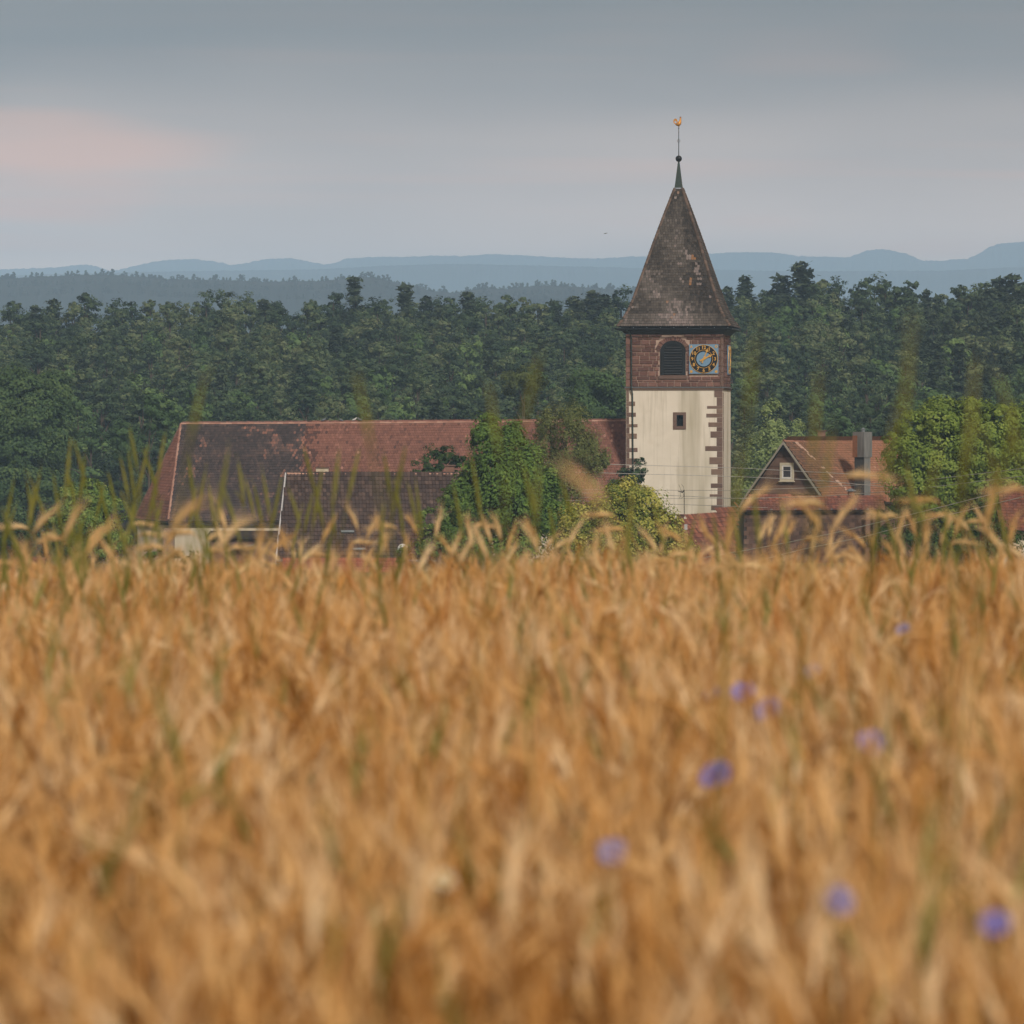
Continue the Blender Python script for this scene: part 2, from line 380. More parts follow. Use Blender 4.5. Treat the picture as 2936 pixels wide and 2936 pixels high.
def forest_tree(kind, var, x, d, z, h, wide, label, group, rot):
    cm, tm, H = KIND[kind][var % len(KIND[kind])]
    r = thing(kind, label, 'tree', (x, d, z), group); s = h / H
    for n, me in (('trunk', tm), ('crown', cm)):
        c = link(n, me, r); c.scale = (s * wide, s * wide, s); c.rotation_euler = (0, 0, rot)
    return r

# -- the forest: rows climbing the slope behind the village
rnd = random.Random(11)
ZONES = ((150, 'above the huge round tree'), (300, 'between the round tree and the apse'), (520, 'above the apse hip'), (700, 'above the dark choir tiles'), (880, 'above the end of the dark choir tiles'), (1050, 'above the nave pigeons'), (1230, 'above the barn end'), (1450, 'above the thuja'), (1620, 'above the weeping birch'), (1800, 'close beside the nave side of the tower'), (2110, 'just behind the tower'), (2240, 'above the pale birch'), (2360, 'above the brown gable'), (2480, 'above the house ridge'), (2580, 'above the zinc chimney'), (2760, 'above the near half of the walnut tree'), (4000, 'above the far half of the walnut tree'))
KNAME = {'pine_tree': 'grey-green pine', 'spruce_tree': 'dark pointed spruce', 'broadleaf_tree': 'rounded broadleaf tree'}
def zone(px): return next(t for lim, t in ZONES if px < lim)
NR = 18
CANOPY = [(-400, 890), (0, 905), (400, 905), (640, 885), (900, 885), (1300, 885), (1700, 875), (2100, 850), (2300, 850), (2600, 850), (2936, 845), (3300, 850)]
for r_ in range(NR):
    t = min(1.0, r_ / (NR - 2.0)); d = 548 + 205 * t + (9 if r_ == NR - 1 else 0)
    sp = (5.8 - 1.4 * t) * F / d; px = -150 + rnd.uniform(0, sp)
    depthname = ('at the wood foot', 'low in the wood', 'below mid-slope', 'at mid-slope', 'above mid-slope', 'high in the wood', 'near the skyline')[min(6, int(t * 7))]
    while px < 3090:
        top = 1165 + (interp(px, CANOPY) - 1165) * t ** 0.85 + rnd.uniform(-22, 20)
        if t == 0: top += rnd.uniform(-10, 60)
        rightside = px > 2420
        u = rnd.random()
        kind = 'spruce_tree' if u < (0.34 if rightside else 0.07) else ('broadleaf_tree' if u > (0.93 - 0.30 * (1 - t) ** 2) else 'pine_tree')
        dd = d + rnd.uniform(-5, 5); p = at(px, top, dd); z = land_z(p.x, dd) - .3; h = p.z - z
        if h > 4:
            wide = rnd.uniform(.85, 1.3); lab = '%s %s %s, %s' % ('slim' if wide < .97 else 'broad' if wide > 1.17 else 'middling', KNAME[kind], depthname, zone(px))
            forest_tree(kind, rnd.randrange(36), p.x, dd, z, h, wide * 1.05 * (18.0 / max(h, 9)) ** .35 * (0.8 if kind == 'broadleaf_tree' else 1), lab, '%ss %s' % (KNAME[kind], zone(px)), rnd.uniform(0, 6.28))
        px += sp * rnd.uniform(0.75, 1.25)
# -- trees standing out against the sky
SKYL = [(40, 866, 'p', 'broad dark pine crown at the skyline edge over the round green tree'), (100, 888, 's', ''), (152, 870, 's', ''), (245, 842, 'p', 'tall bushy pine rising over the blue ridge, highest above the round green tree'),
        (215, 868, 'p', ''), (330, 870, 'p', ''), (378, 868, 'p', ''), (428, 862, 'p', ''), (478, 868, 'p', ''), (592, 850, 'p', 'ragged pine beginning the taller clump over the apse roof'), (645, 850, 'p', ''), (705, 853, 'p', ''),
        (758, 870, 's', ''), (795, 868, 'p', ''), (890, 862, 'p', ''), (958, 842, 'p', 'rounded dark pine just beside the tall fir on the skyline'), (1017, 806, 's', 'tall dark fir standing highest over the nave roof'), (1100, 860, 'p', ''),
        (1163, 826, 's', 'pointed spruce with tiered branches over the nave ridge pigeons'), (1222, 862, 's', ''), (1290, 855, 'p', ''), (1340, 846, 's', 'slender spruce spike beside a rounded pine over the nave'), (1392, 866, 'p', ''),
        (1465, 850, 'p', ''), (1515, 856, 'p', ''), (1590, 872, 's', ''), (1648, 862, 's', ''), (1697, 846, 's', 'spiky spruce on the skyline nearest the nave side of the spire'), (1735, 858, 's', ''), (1785, 834, 'p', ''),
        (2085, 836, 's', 'small spruce tip touching the spire edge on the skyline'), (2137, 803, 's', 'broad spruce just beyond the tiled spire on the skyline'), (2243, 800, 's', ''), (2300, 764, 's', 'tallest spruce on the skyline with open tiered branches'),
        (2358, 804, 'p', ''), (2402, 810, 'p', ''), (2455, 812, 'p', ''), (2508, 800, 'p', ''), (2535, 806, 'p', ''), (2618, 808, 'p', 'tall bare-topped pine alone over the dip of the hills'), (2685, 848, 'p', ''), (2750, 820, 'p', ''),
        (2818, 812, 'p', ''), (2866, 808, 's', ''), (2905, 800, 's', ''), (2935, 812, 'p', ''), (2990, 815, 'p', ''), (-60, 870, 'p', ''), (2835, 838, 's', ''), (2190, 835, 'p', ''), (2330, 815, 'p', ''), (2570, 825, 'p', ''), (2780, 835, 'p', '')]
for px, py, k, lab in SKYL:
    dd = 757 + rnd.uniform(-6, 6); kind = 'pine_tree' if k == 'p' else 'spruce_tree'; p = at(px, py - (6 if k == 's' else 2), dd); z = land_z(p.x, dd) - .3
    lab = lab or '%s silhouetted on the skyline %s' % ('dark pine' if k == 'p' else 'dark spruce', zone(px))
    forest_tree(kind, rnd.randrange(36), p.x, dd, z, p.z - z, rnd.uniform(.9, 1.25) if k == 'p' else rnd.uniform(1.25, 1.7), lab, 'skyline trees %s' % zone(px), rnd.uniform(0, 6.28))

# -- the wood on the blue ridge: far off, one mass
g = np.random.default_rng(5); V = []
def far_tree(px, d, z, h, slim):
    c = at(px, 800, d); n = 40; t = g.uniform(0, 1, n) ** .9
    pr = (h * .36 * slim * (1 - t * .75))[:, None] * g.normal(size=(n, 2)) * .7
    for (ox, oy), tt in zip(pr, t):
        s = h * g.uniform(.10, .2); a = g.uniform(0, 3.14); q = np.array([c.x + ox, d + oy, z + h * tt]); x = np.array([math.cos(a), .35 * math.sin(a), g.uniform(-.3, .3)]) * s; y = np.array([0, .4, .9]) * s * .8
        V.extend([q - x, q - y, q + x, q + y])
for i in range(1500):
    px = g.uniform(-200, 3150); py = interp(px, RIDGE); f = g.choice([0.0, 0.0, 0.0, 0.10, 0.25]); d = 3500 - 520 * f
    cz = at(px, py, 3500).z; far_tree(px, d, (cz - 4) * (1 - f * .45) + 4 - 1.5, min(5.0, max(1.7, g.gamma(6.0, .42))), g.choice([.7, 1.0, 1.4]))
V = np.array(V); tag(link('ridge_wood', quads_mesh('ridge_wood', V, g.uniform(0, 1, len(V) // 4), M_HILL)), 'distant wood along the blue ridge beyond the forest', 'wood', kind='stuff')

# -- trees and shrubs of the village, each with its own crown
def leafy(name, label, lobes, d, stops, size, dens, base_py, trunk_px, cat='tree', seed=0, transl=.38, deep=1.0, flat=.7, wt=.42, group=None, tr=.16, aspect=.55, up=.35, clump=.42):
    """A tree or shrub whose crown fills the given ellipses (px, py, rx, ry) at distance d."""
    g = np.random.default_rng(seed); s = d / F; C = []; Q = []; per = []
    for px, py, rx, ry in lobes:
        c = at(px, py, d + g.uniform(-.4, .4) * rx * s * deep); C.append(tuple(c)); Q.append((rx * s, rx * s * deep, ry * s)); per.append(int(26 * dens * rx * ry * s * s))
    b = at(trunk_px, base_py, d); b.z = min(b.z, land_z(b.x, d)) - .2 if base_py < 1500 else land_z(b.x, d) - .1
    root = thing(name, label, cat, b, group); V = []; T = []
    for c, q, n in zip(C, Q, per):
        v, t = leaves(np.array([c]), np.array([q]), max(n, 60), size, g, flat=flat, clump=clump, aspect=aspect, up=up); V.append(v); T.append(t)
    V = np.concatenate(V) - np.array(b); T = np.concatenate(T)
    link('crown', quads_mesh('crown', V, T, leaf_mat(name + '_leaves', stops, transl=transl, obj_rand=0, wt=wt)), root)
    top = max(C, key=lambda c: c[2]); tp = Vector((b.x + (top[0] - b.x) * .6, top[1], top[2]))
    trunk_acc(b, tp, tr, [c for c in C[::2]]).build('trunk', M_BARK, root)
    return root
def shades(c, lo=.45, hi=1.7): return [(0.0, tuple(x * lo for x in c)), (0.5, c), (1.0, tuple(x * hi for x in c))]
G_THUJA = [(0.0, (0.045, 0.09, 0.02)), (0.5, (0.135, 0.235, 0.05)), (1.0, (0.27, 0.38, 0.085))]
leafy('thuja_tree', 'dense dark green bushy thuja with two soft peaks in front of the nave', [(1400, 1262, 52, 75), (1470, 1290, 52, 80), (1430, 1360, 92, 90), (1360, 1380, 50, 70), (1510, 1370, 60, 90), (1440, 1460, 120, 90), (1340, 1500, 75, 80), (1320, 1440, 45, 60), (1575, 1400, 40, 60), (1590, 1500, 60, 70), (1540, 1470, 60, 80), (1430, 1560, 140, 90), (1300, 1560, 60, 70)],
      300, G_THUJA, .095, 95, 1640, 1440, seed=1, flat=1.0)
leafy('birch_tree', 'weeping olive green birch with hanging twigs in front of the nave roof', [(1580, 1215, 48, 45), (1640, 1205, 55, 40), (1560, 1280, 42, 60), (1640, 1275, 60, 55), (1600, 1350, 60, 60), (1690, 1300, 40, 60), (1700, 1360, 30, 55), (1610, 1420, 70, 55), (1735, 1325, 22, 35)],
      345, [(0, (.08, .105, .03)), (.5, (.18, .21, .065)), (1, (.31, .33, .12))], .085, 95, 1600, 1610, seed=2, flat=1.8, tr=.13, aspect=.35)
leafy('golden_shrub', 'golden yellow variegated shrub spreading before the cream tower', [(1790, 1415, 58, 45), (1730, 1470, 70, 50), (1850, 1450, 60, 55), (1800, 1500, 90, 60), (1900, 1510, 55, 55), (1660, 1500, 70, 55), (1930, 1570, 55, 50), (1760, 1580, 110, 55), (1850, 1590, 80, 50), (1640, 1570, 60, 50), (1700, 1530, 70, 50), (1860, 1540, 70, 50), (1960, 1590, 45, 40)],
      285, [(0.0, (.07, .11, .02)), (.33, (.21, .26, .05)), (.6, (.47, .46, .10)), (1, (.72, .65, .21))], .075, 120, 1650, 1800, 'shrub', seed=3, flat=1.0, wt=.5)
leafy('walnut_tree', 'broad bright green walnut tree covering one end of the orange tiled roof', [(2620, 1225, 55, 50), (2700, 1195, 65, 55), (2790, 1185, 60, 50), (2870, 1200, 60, 45), (2945, 1215, 60, 55), (2590, 1290, 60, 50), (2690, 1290, 85, 70), (2810, 1290, 85, 75), (2920, 1300, 75, 70), (2600, 1380, 65, 60), (2700, 1400, 90, 75), (2830, 1400, 90, 75), (2940, 1400, 60, 70),
       (2640, 1490, 80, 75), (2750, 1510, 90, 80), (2850, 1520, 70, 70), (3010, 1250, 70, 80), (3020, 1370, 70, 80), (2560, 1260, 28, 20), (2650, 1340, 80, 70), (2750, 1350, 90, 70), (2860, 1350, 90, 70), (2730, 1250, 90, 60), (2840, 1250, 80, 50), (2640, 1430, 70, 60)], 322, [(0, (.08, .125, .025)), (.5, (.21, .30, .055)), (1, (.40, .48, .11))], .10, 85, 1640, 2760, seed=4, tr=.3, flat=.75)
leafy('round_tree', 'huge rounded broadleaf tree at the near corner of the wood', [(60, 1110, 80, 60), (150, 1120, 60, 60), (0, 1160, 80, 80), (100, 1200, 110, 80), (-60, 1230, 90, 100), (60, 1290, 110, 90), (160, 1270, 60, 80), (0, 1390, 110, 90), (110, 1390, 90, 80), (-90, 1380, 90, 100), (60, 1480, 120, 80)],
      500, [(0, (.03, .065, .027)), (.5, (.085, .145, .055)), (1, (.17, .24, .09))], .16, 30, 1580, 60, seed=5, tr=.4)
leafy('birch_tree', 'pale green birch standing alone behind the brown gabled house', [(2210, 1190, 30, 45), (2215, 1250, 48, 50), (2190, 1310, 60, 60), (2250, 1300, 50, 60), (2170, 1380, 60, 65), (2240, 1380, 60, 60), (2288, 1250, 20, 55)],
      440, [(0, (.12, .18, .07)), (.5, (.30, .39, .15)), (1, (.48, .54, .24))], .11, 34, 1560, 2210, seed=6, flat=1.2)
leafy('broadleaf_tree', 'soft blue-green tree just over the orange roof between two chimneys', [(2420, 1210, 30, 35), (2410, 1260, 45, 45), (2440, 1290, 45, 45)], 470, shades((.08, .14, .06)), .13, 34, 1560, 2420, seed=7)
leafy('broadleaf_tree', 'grey-green conical tree over the metal chimney', [(2495, 1185, 28, 40), (2500, 1240, 45, 45), (2510, 1290, 50, 50)], 480, shades((.065, .105, .055)), .13, 34, 1560, 2500, seed=8)
leafy('broadleaf_tree', 'round green tree pressed against the tower above the nave ridge', [(1690, 1100, 60, 45), (1740, 1120, 60, 55), (1670, 1160, 70, 55), (1760, 1180, 60, 60)], 520, shades((.08, .14, .05)), .15, 30, 1500, 1715, seed=9)
leafy('broadleaf_tree', 'yellow-green spreading oak low in the wood above the nave', [(1470, 1080, 38, 20), (1510, 1070, 45, 22), (1490, 1110, 50, 24), (1540, 1100, 40, 25)], 520, shades((.12, .15, .045)), .13, 34, 1500, 1500, seed=10)
leafy('broadleaf_tree', 'fresh green young tree beside the apse roof', [(440, 1165, 40, 40), (480, 1190, 28, 40), (455, 1220, 45, 40), (350, 1245, 45, 40), (380, 1290, 50, 50)], 500, shades((.075, .135, .05)), .13, 34, 1560, 420, seed=11)
leafy('bush', 'dark green bush peering over the barn ridge beside its brick chimney', [(1215, 1345, 40, 28), (1265, 1315, 48, 38), (1310, 1335, 34, 32), (1240, 1380, 60, 40)], 350, shades((.055, .10, .03)), .09, 60, 1600, 1260, 'bush', seed=12)
leafy('bush', 'dark bush hugging the foot of the cream tower', [(1800, 1370, 40, 35), (1835, 1350, 18, 40), (1780, 1410, 50, 40)], 395, shades((.06, .10, .04)), .09, 60, 1600, 1800, 'bush', seed=13)
leafy('bush', 'leafy hedge bush sprouting at the barn corner with yellow tips', [(1275, 1440, 24, 40), (1290, 1490, 40, 50), (1225, 1490, 28, 40), (1240, 1560, 55, 60), (1180, 1600, 40, 40)], 296, [(0, (.03, .055, .014)), (.6, (.15, .24, .055)), (1, (.46, .46, .13))], .08, 70, 1640, 1250, 'bush', seed=14)
leafy('bush', 'pale-tipped shrub growing beside the apse corner', [(200, 1440, 40, 52), (270, 1425, 45, 55), (320, 1475, 50, 52), (235, 1510, 90, 65), (290, 1560, 85, 60), (160, 1500, 45, 50)], 330, [(0, (.03, .06, .014)), (.5, (.19, .30, .07)), (1, (.46, .50, .16))], .085, 95, 1640, 250, 'shrub', seed=15)
leafy('bush', 'dark low bush at the foot of the round tree', [(30, 1540, 70, 50), (110, 1560, 70, 45), (-60, 1540, 70, 50), (180, 1590, 60, 40)], 380, shades((.05, .09, .035)), .1, 55, 1640, 60, 'bush', seed=16)
leafy('bush', 'bright green garden bush in front of the apse wall', [(445, 1600, 40, 35), (540, 1600, 35, 25), (490, 1630, 60, 35)], 290, shades((.09, .17, .035)), .08, 70, 1660, 480, 'bush', seed=17)
leafy('bush', 'dark shrub mass under the walnut tree and beside the dark annex', [(2590, 1480, 50, 50), (2560, 1560, 70, 60), (2680, 1580, 80, 50)], 300, shades((.055, .10, .028)), .09, 60, 1640, 2600, 'bush', seed=18)
leafy('bush', 'shrub between the walnut tree and the far red roof', [(2800, 1500, 60, 60), (2860, 1560, 70, 60), (2780, 1590, 60, 50)], 290, shades((.055, .11, .028)), .09, 60, 1640, 2820, 'bush', seed=19)
# ---------------------------------------------------------------- roof tiles
def tile_poly(w_, l_, th, style, lap=1.3):
    """One tile in its own frame (u across, v up the slope, n outward): vertices and faces."""
    if style == 'beaver':
        o = [(-w_ / 2, lap * l_), (w_ / 2, lap * l_), (w_ / 2, .32 * l_), (w_ * .30, .07 * l_), (0, 0), (-w_ * .30, .07 * l_), (-w_ / 2, .32 * l_)]
        def n_(v): return th * (1.0 - .75 * v / (lap * l_)) + .006
        p = [(u, v, n_(v)) for u, v in o] + [(u, v, n_(v) - th * .8) for u, v in o[2:]]
        return p, [(6, 5, 4, 3, 2, 1, 0), (2, 3, 8, 7), (3, 4, 9, 8), (4, 5, 10, 9), (5, 6, 11, 10)]
    prof = [(-.5, .2), (-.28, 1.0), (-.06, .25), (.2, .05), (.5, .2)]
    p = [(a * w_, 0, th * (.9 + h * .6)) for a, h in prof] + [(a * w_, lap * l_, th * (.15 + h * .6)) for a, h in prof] + [(a * w_, 0.004, -.005) for a, h in prof]
    return p, [(i, i + 1, 6 + i, 5 + i) for i in range(4)] + [(10 + i, 11 + i, i + 1, i) for i in range(4)]
def inside(u, v, poly):
    c = False; n = len(poly)
    for i in range(n):
        (a, b), (e, f) = poly[i], poly[i - 1]
        if (b > v) != (f > v) and u < (e - a) * (v - b) / (f - b) + a: c = not c
    return c
def tiles(O, eave, ridge_pt, poly_w, w_, l_, th, style, tint, acc, single=None, single_max=0, jit=.006):
    """Tiles the plane through O with eave direction `eave` and a point up the slope; poly_w: world outline.
    The first single_max tiles become objects (single = (parent, material)); the rest go to acc."""
    O = Vector(O); U = Vector(eave).normalized(); V = Vector(ridge_pt) - O; V = (V - U * V.dot(U)).normalized(); Nn = U.cross(V)
    if Nn.z < 0: Nn = -Nn
    pl = [((Vector(p) - O).dot(U), (Vector(p) - O).dot(V)) for p in poly_w]
    u0, u1 = min(p[0] for p in pl), max(p[0] for p in pl); v0, v1 = min(p[1] for p in pl), max(p[1] for p in pl)
    P, Fs = tile_poly(w_ * (.97 if style == 'beaver' else 1.04), l_, th, style); rows = int((v1 - v0) / l_) + 1; spots = []
    for r in range(rows):
        v = v0 + r * l_; k0 = int((u1 - u0) / w_) + 2
        for k in range(k0):
            u = u0 + (k + (.5 if (r % 2 and style == 'beaver') else 0)) * w_
            if inside(u, min(v + l_ * .5, v1 - .01), pl): spots.append((r, u, v))
    spots.sort(key=lambda s: -s[0]); me = None; n = 0
    for r, u, v in spots:
        du, dv, dn, sk = (random.uniform(-jit, jit) for _ in range(4)); tt = tint((u - u0) / (u1 - u0), (v - v0) / (v1 - v0), u, v)
        if n < single_max:
            par, mat = single
            if me is None:
                me = bpy.data.meshes.new('tile'); me.from_pydata([tuple(U * a + V * b + Nn * c) for a, b, c in P], [], Fs if U.cross(V).dot(Nn) > 0 else [f[::-1] for f in Fs]); me.materials.append(mat)
            q = O + U * (u + du) + V * (v + dv) + Nn * abs(dn); link('tile', me, par, q - origin(par))
        else:
            acc.poly([O + U * (u + a + du + b * sk * 2) + V * (v + b + dv) + Nn * (c + abs(dn)) for a, b, c in P], Fs if U.cross(V).dot(Nn) > 0 else [f[::-1] for f in Fs], tt)
        n += 1
def caps(name, a, b, r, step, mat, parent, sag=0, down=.3):
    """A row of half-round ridge or hip tiles from a to b, each its own part."""
    a, b = Vector(a), Vector(b); L_ = (b - a).length; n = max(1, int(L_ / step)); t = (b - a).normalized(); x = t.cross(Vector((0, 0, 1)))
    x = x.normalized() if x.length > .05 else Vector((1, 0, 0)); y = x.cross(t)
    pr = []; 
    for rr, s in ((r * 1.12, 0), (r * .94, step * 1.12)):
        for k in range(6):
            q = math.pi * (k / 5.0); pr.append(x * math.cos(q) * rr + y * (math.sin(q) * rr - down * r) + t * s)
    pr += [p * .93 if i < 6 else p for i, p in enumerate(pr[:6])]
    Fs = [(i, i + 1, 7 + i, 6 + i) for i in range(5)] + [(12 + i, 13 + i, i + 1, i) for i in range(5)]
    me = bpy.data.meshes.new(name); me.from_pydata([tuple(p) for p in pr], [], Fs); me.materials.append(mat); me.update()
    for i in range(n):
        p = a + t * (i * L_ / n) + Vector((0, 0, sag * 4 * (i / n) * (i / n - 1) + random.uniform(-.008, .008)))
        link(name, me, parent, p - origin(parent))

# ---------------------------------------------------------------- church materials
M_SPIRE = material('weathered_spire_tiles', [(0.0, (0.028, 0.022, 0.019)), (0.3, (0.062, 0.052, 0.045)), (0.5, (0.098, 0.084, 0.073)), (0.68, (0.135, 0.115, 0.105)), (0.82, (0.205, 0.168, 0.16)), (0.93, (0.26, 0.22, 0.21)), (1.0, (0.25, 0.13, 0.06))],
                   rough=.9, scale=1.6, wtint=.5, wnoise=.16)
M_HIP = material('hip_tile_clay', [(0.1, (0.065, 0.046, 0.038)), (0.5, (0.105, 0.074, 0.06)), (0.9, (0.16, 0.112, 0.088))], rough=.9, scale=3, wtint=0, wnoise=.2, obj_rand=.35)
M_REDSTONE = material('red_sandstone', [(0.0, (0.095, 0.045, 0.036)), (0.5, (0.155, 0.078, 0.062)), (1.0, (0.25, 0.135, 0.105))], rough=.92, scale=5, wtint=0, wnoise=.3, obj_rand=.42, bump=.02,
                      overlay=[dict(scale=.55, lo=.60, hi=.78, amt=.5, color=(0.13, 0.12, 0.045))])
M_REDSTONE_T = material('red_sandstone_joined', [(0.0, (0.095, 0.045, 0.036)), (0.5, (0.155, 0.078, 0.062)), (1.0, (0.25, 0.135, 0.105))], rough=.92, scale=5, wtint=.42, wnoise=.3, bump=.02)
M_MORTAR = plain('lime_mortar', (0.44, 0.32, 0.26), .95)
M_QUOIN = material('brown_quoin_stone', [(0.0, (0.12, 0.075, 0.06)), (0.5, (0.175, 0.112, 0.088)), (1.0, (0.24, 0.165, 0.12))], rough=.92, scale=3, wtint=0, wnoise=.3, obj_rand=.35, bump=.015)
M_PLASTER = material('cream_plaster', [(0.1, (0.66, 0.60, 0.505)), (0.9, (0.80, 0.735, 0.64))], rough=.93, scale=.9, wtint=0, wnoise=.5, bump=.004,
                     overlay=[dict(scale=.42, stretch=(1.6, 1.6, .16), lo=.52, hi=.68, amt=.72, color=(0.38, 0.34, 0.24), detail=3), dict(scale=2.1, stretch=(2.2, 2.2, .10), lo=.53, hi=.73, amt=.45, color=(0.36, 0.32, 0.24)), dict(scale=1.3, lo=.55, hi=.72, amt=.22, color=(0.50, 0.43, 0.33))])
M_COPPER = plain('aged_copper', (0.055, 0.075, 0.068), .45, .6); M_IRON = plain('dark_iron', (0.02, 0.02, 0.022), .5, .5)
M_DARKWOOD = plain('tarred_wood', (0.010, 0.0105, 0.012), .7); M_SLAT = plain('louver_slat_wood', (0.022, 0.022, 0.024), .65); M_VOID = plain('dark_interior', (0.006, 0.006, 0.007), .9)
M_GOLD = plain('gilding', (0.85, 0.50, 0.12), .38, .55, .12); M_BLUE = plain('clock_blue', (0.17, 0.29, 0.43), .6, 0, .07); M_BLACK = plain('clock_black', (0.008, 0.008, 0.011), .45)
M_LEAD = plain('lead_flashing', (0.20, 0.23, 0.25), .45, .4); M_EAVE = plain('dark_eaves_board', (0.035, 0.025, 0.02), .8)

# ---------------------------------------------------------------- church tower
D0 = 410.0; S0 = F / D0; TH = R(6.83)
cT, sT = math.cos(TH), math.sin(TH)
TC = at(1946, 1250, D0 + 3.5); TC.z = 9.0
def T(x, y, z):
    """Tower frame (x across the front, y to the back, z above its foot) to world."""
    return Vector((TC.x + x * cT + y * sT, TC.y - x * sT + y * cT, TC.z + z))
XD, YD, ZD = Vector((cT, -sT, 0)), Vector((sT, cT, 0)), Vector((0, 0, 1))
def hz_(py): return (HOR - py) / S0 + EYE - 9.0          # photograph row on the front face -> height above the foot
def fx(px): return ((px - 1946) / S0 + 3.5 * .0898) / .9960
tower = thing('church_tower', 'tall square church tower of cream plaster and red stone under a pointed tiled spire', 'church tower', TC)
HW = 3.5; zs = hz_(1114); zt = hz_(958)
def ring_wall(acc, z0, z1, h0, h1, tint=.5):
    p = [T(-h0, -h0, z0), T(h0, -h0, z0), T(h0, h0, z0), T(-h0, h0, z0), T(-h1, -h1, z1), T(h1, -h1, z1), T(h1, h1, z1), T(-h1, h1, z1)]
    acc.poly(p, [(0, 1, 5, 4), (1, 2, 6, 5), (2, 3, 7, 6), (3, 0, 4, 7), (4, 5, 6, 7)], tint)
a = Acc()       # plaster shaft, the front with a hole for the slit window
wx0, wx1, wz0, wz1 = fx(1934), fx(1963), hz_(1227), hz_(1186)
xs = [-HW, wx0, wx1, HW]; zq = [-.5, wz0, wz1, zs]
for i in range(3):
    for j in range(3):
        if (i, j) != (1, 1): a.poly([T(xs[i], -HW, zq[j]), T(xs[i + 1], -HW, zq[j]), T(xs[i + 1], -HW, zq[j + 1]), T(xs[i], -HW, zq[j + 1])], [(0, 1, 2, 3)])
p = [(-HW, -HW), (HW, -HW), (HW, HW), (-HW, HW)]
for k in range(1, 4):
    (x0, y0), (x1, y1) = p[k], p[(k + 1) % 4]; a.poly([T(x0, y0, -.5), T(x1, y1, -.5), T(x1, y1, zs), T(x0, y0, zs)], [(0, 1, 2, 3)])
a.build('plaster_wall', M_PLASTER, tower)
a = Acc(); ring_wall(a, zs, zt, HW - .05, HW - .05); a.build('belfry_wall', M_MORTAR, tower)

# belfry masonry: every stone on the front is a part
ax0, ax1, aw = fx(1893), fx(1966), .0; acx = (ax0 + ax1) / 2; az0, asp, atop = hz_(1076), hz_(1008), hz_(977)
cx0, cx1, cz0, cz1 = fx(1976), fx(2060), hz_(1071.5), hz_(987.5)
ar = (ax1 - ax0) / 2; ah = atop - asp
def arch(t, off=0): return (acx + (ar + off) * math.cos(t), asp + (ah + off) * math.sin(t))
rs = random.Random(5)
def masonry(face, z0, z1, lo, hi, blocked, put):
    z = z0
    while z < z1 - .08:
        h = min(rs.choice([.17, .22, .25, .28, .34, .38]), z1 - z)
        if z1 - z - h < .12: h = z1 - z
        x = lo
        while x < hi - .05:
            w_ = rs.uniform(.32, 1.0) if h < .3 else rs.uniform(.4, .8)
            if hi - x - w_ < .25: w_ = hi - x
            segs = [(x, x + w_)]
            for bx0, bx1, bz0, bz1 in blocked:
                if z + h > bz0 + .03 and z < bz1 - .03:
                    segs = [q for s in segs for q in ((s[0], min(s[1], bx0)), (max(s[0], bx1), s[1])) if q[1] - q[0] > .09]
            for s0, s1 in segs: put(s0 + .026, s1 - .026, z + .024, z + h - .024)
            x += w_
        z += h
blocked = [(ax0 - .03, ax1 + .03, az0 - .02, asp + .05), (cx0 + .05, cx1 - .05, cz0 + .05, cz1 - .05), (ax0 - .12, ax1 + .12, az0 - .30, az0)]
for k in range(6):                    # the arch ring, stepped
    q0 = asp + (ah + .36) * k / 6; q1 = asp + (ah + .36) * (k + 1) / 6; f = math.sqrt(max(0, 1 - (k / 6.0) ** 2)); blocked.append((acx - (ar + .36) * f, acx + (ar + .36) * f, q0, q1))
xq0, xq1 = -HW + .42, HW - .16
def front_stone(x0, x1, z0, z1):
    c = Acc(); o = T(x0, -HW + .055, z0); dp = rs.uniform(.058, .078)
    c.block(o, XD * (x1 - x0), ZD * (z1 - z0), -YD * dp, .018); c.build('stone', M_REDSTONE, tower)
masonry('front', zs + .12, zt, xq0, xq1, blocked, front_stone)
def big(name, x0, x1, z0, z1, mat, dp=.075, y=-HW + .055):
    c = Acc(); c.block(T(x0, y, z0), XD * (x1 - x0), ZD * (z1 - z0), -YD * dp, .02); return c.build(name, mat, tower)
z = zs + .12
while z < zt - .05:                   # ashlar at both front corners
    h = min(rs.uniform(.38, .62), zt - z); h = zt - z if zt - z - h < .2 else h
    big('corner_stone', -HW - .02, xq0 - .02, z + .012, z + h - .012, M_REDSTONE, .085); big('corner_stone', xq1 + .01, HW + .04, z + .012, z + h - .012, M_QUOIN, .085); z += h
n = 21
for k in range(n):                    # voussoirs of the sound window
    t0, t1 = math.pi * (k + .07) / n, math.pi * (k + .93) / n; L2 = rs.uniform(.26, .36)
    c = Acc(); pts = [arch(t0, .02), arch(t0, L2), arch(t1, L2), arch(t1, .02)]; c.prism([T(x, -HW + .06, z) for x, z in pts], -YD * rs.uniform(.06, .085)); c.build('voussoir', M_REDSTONE, tower)
big('window_sill', ax0 - .10, ax1 + .10, az0 - .27, az0 - .01, M_QUOIN, .12)
acc = Acc()                           # the other three sides, joined
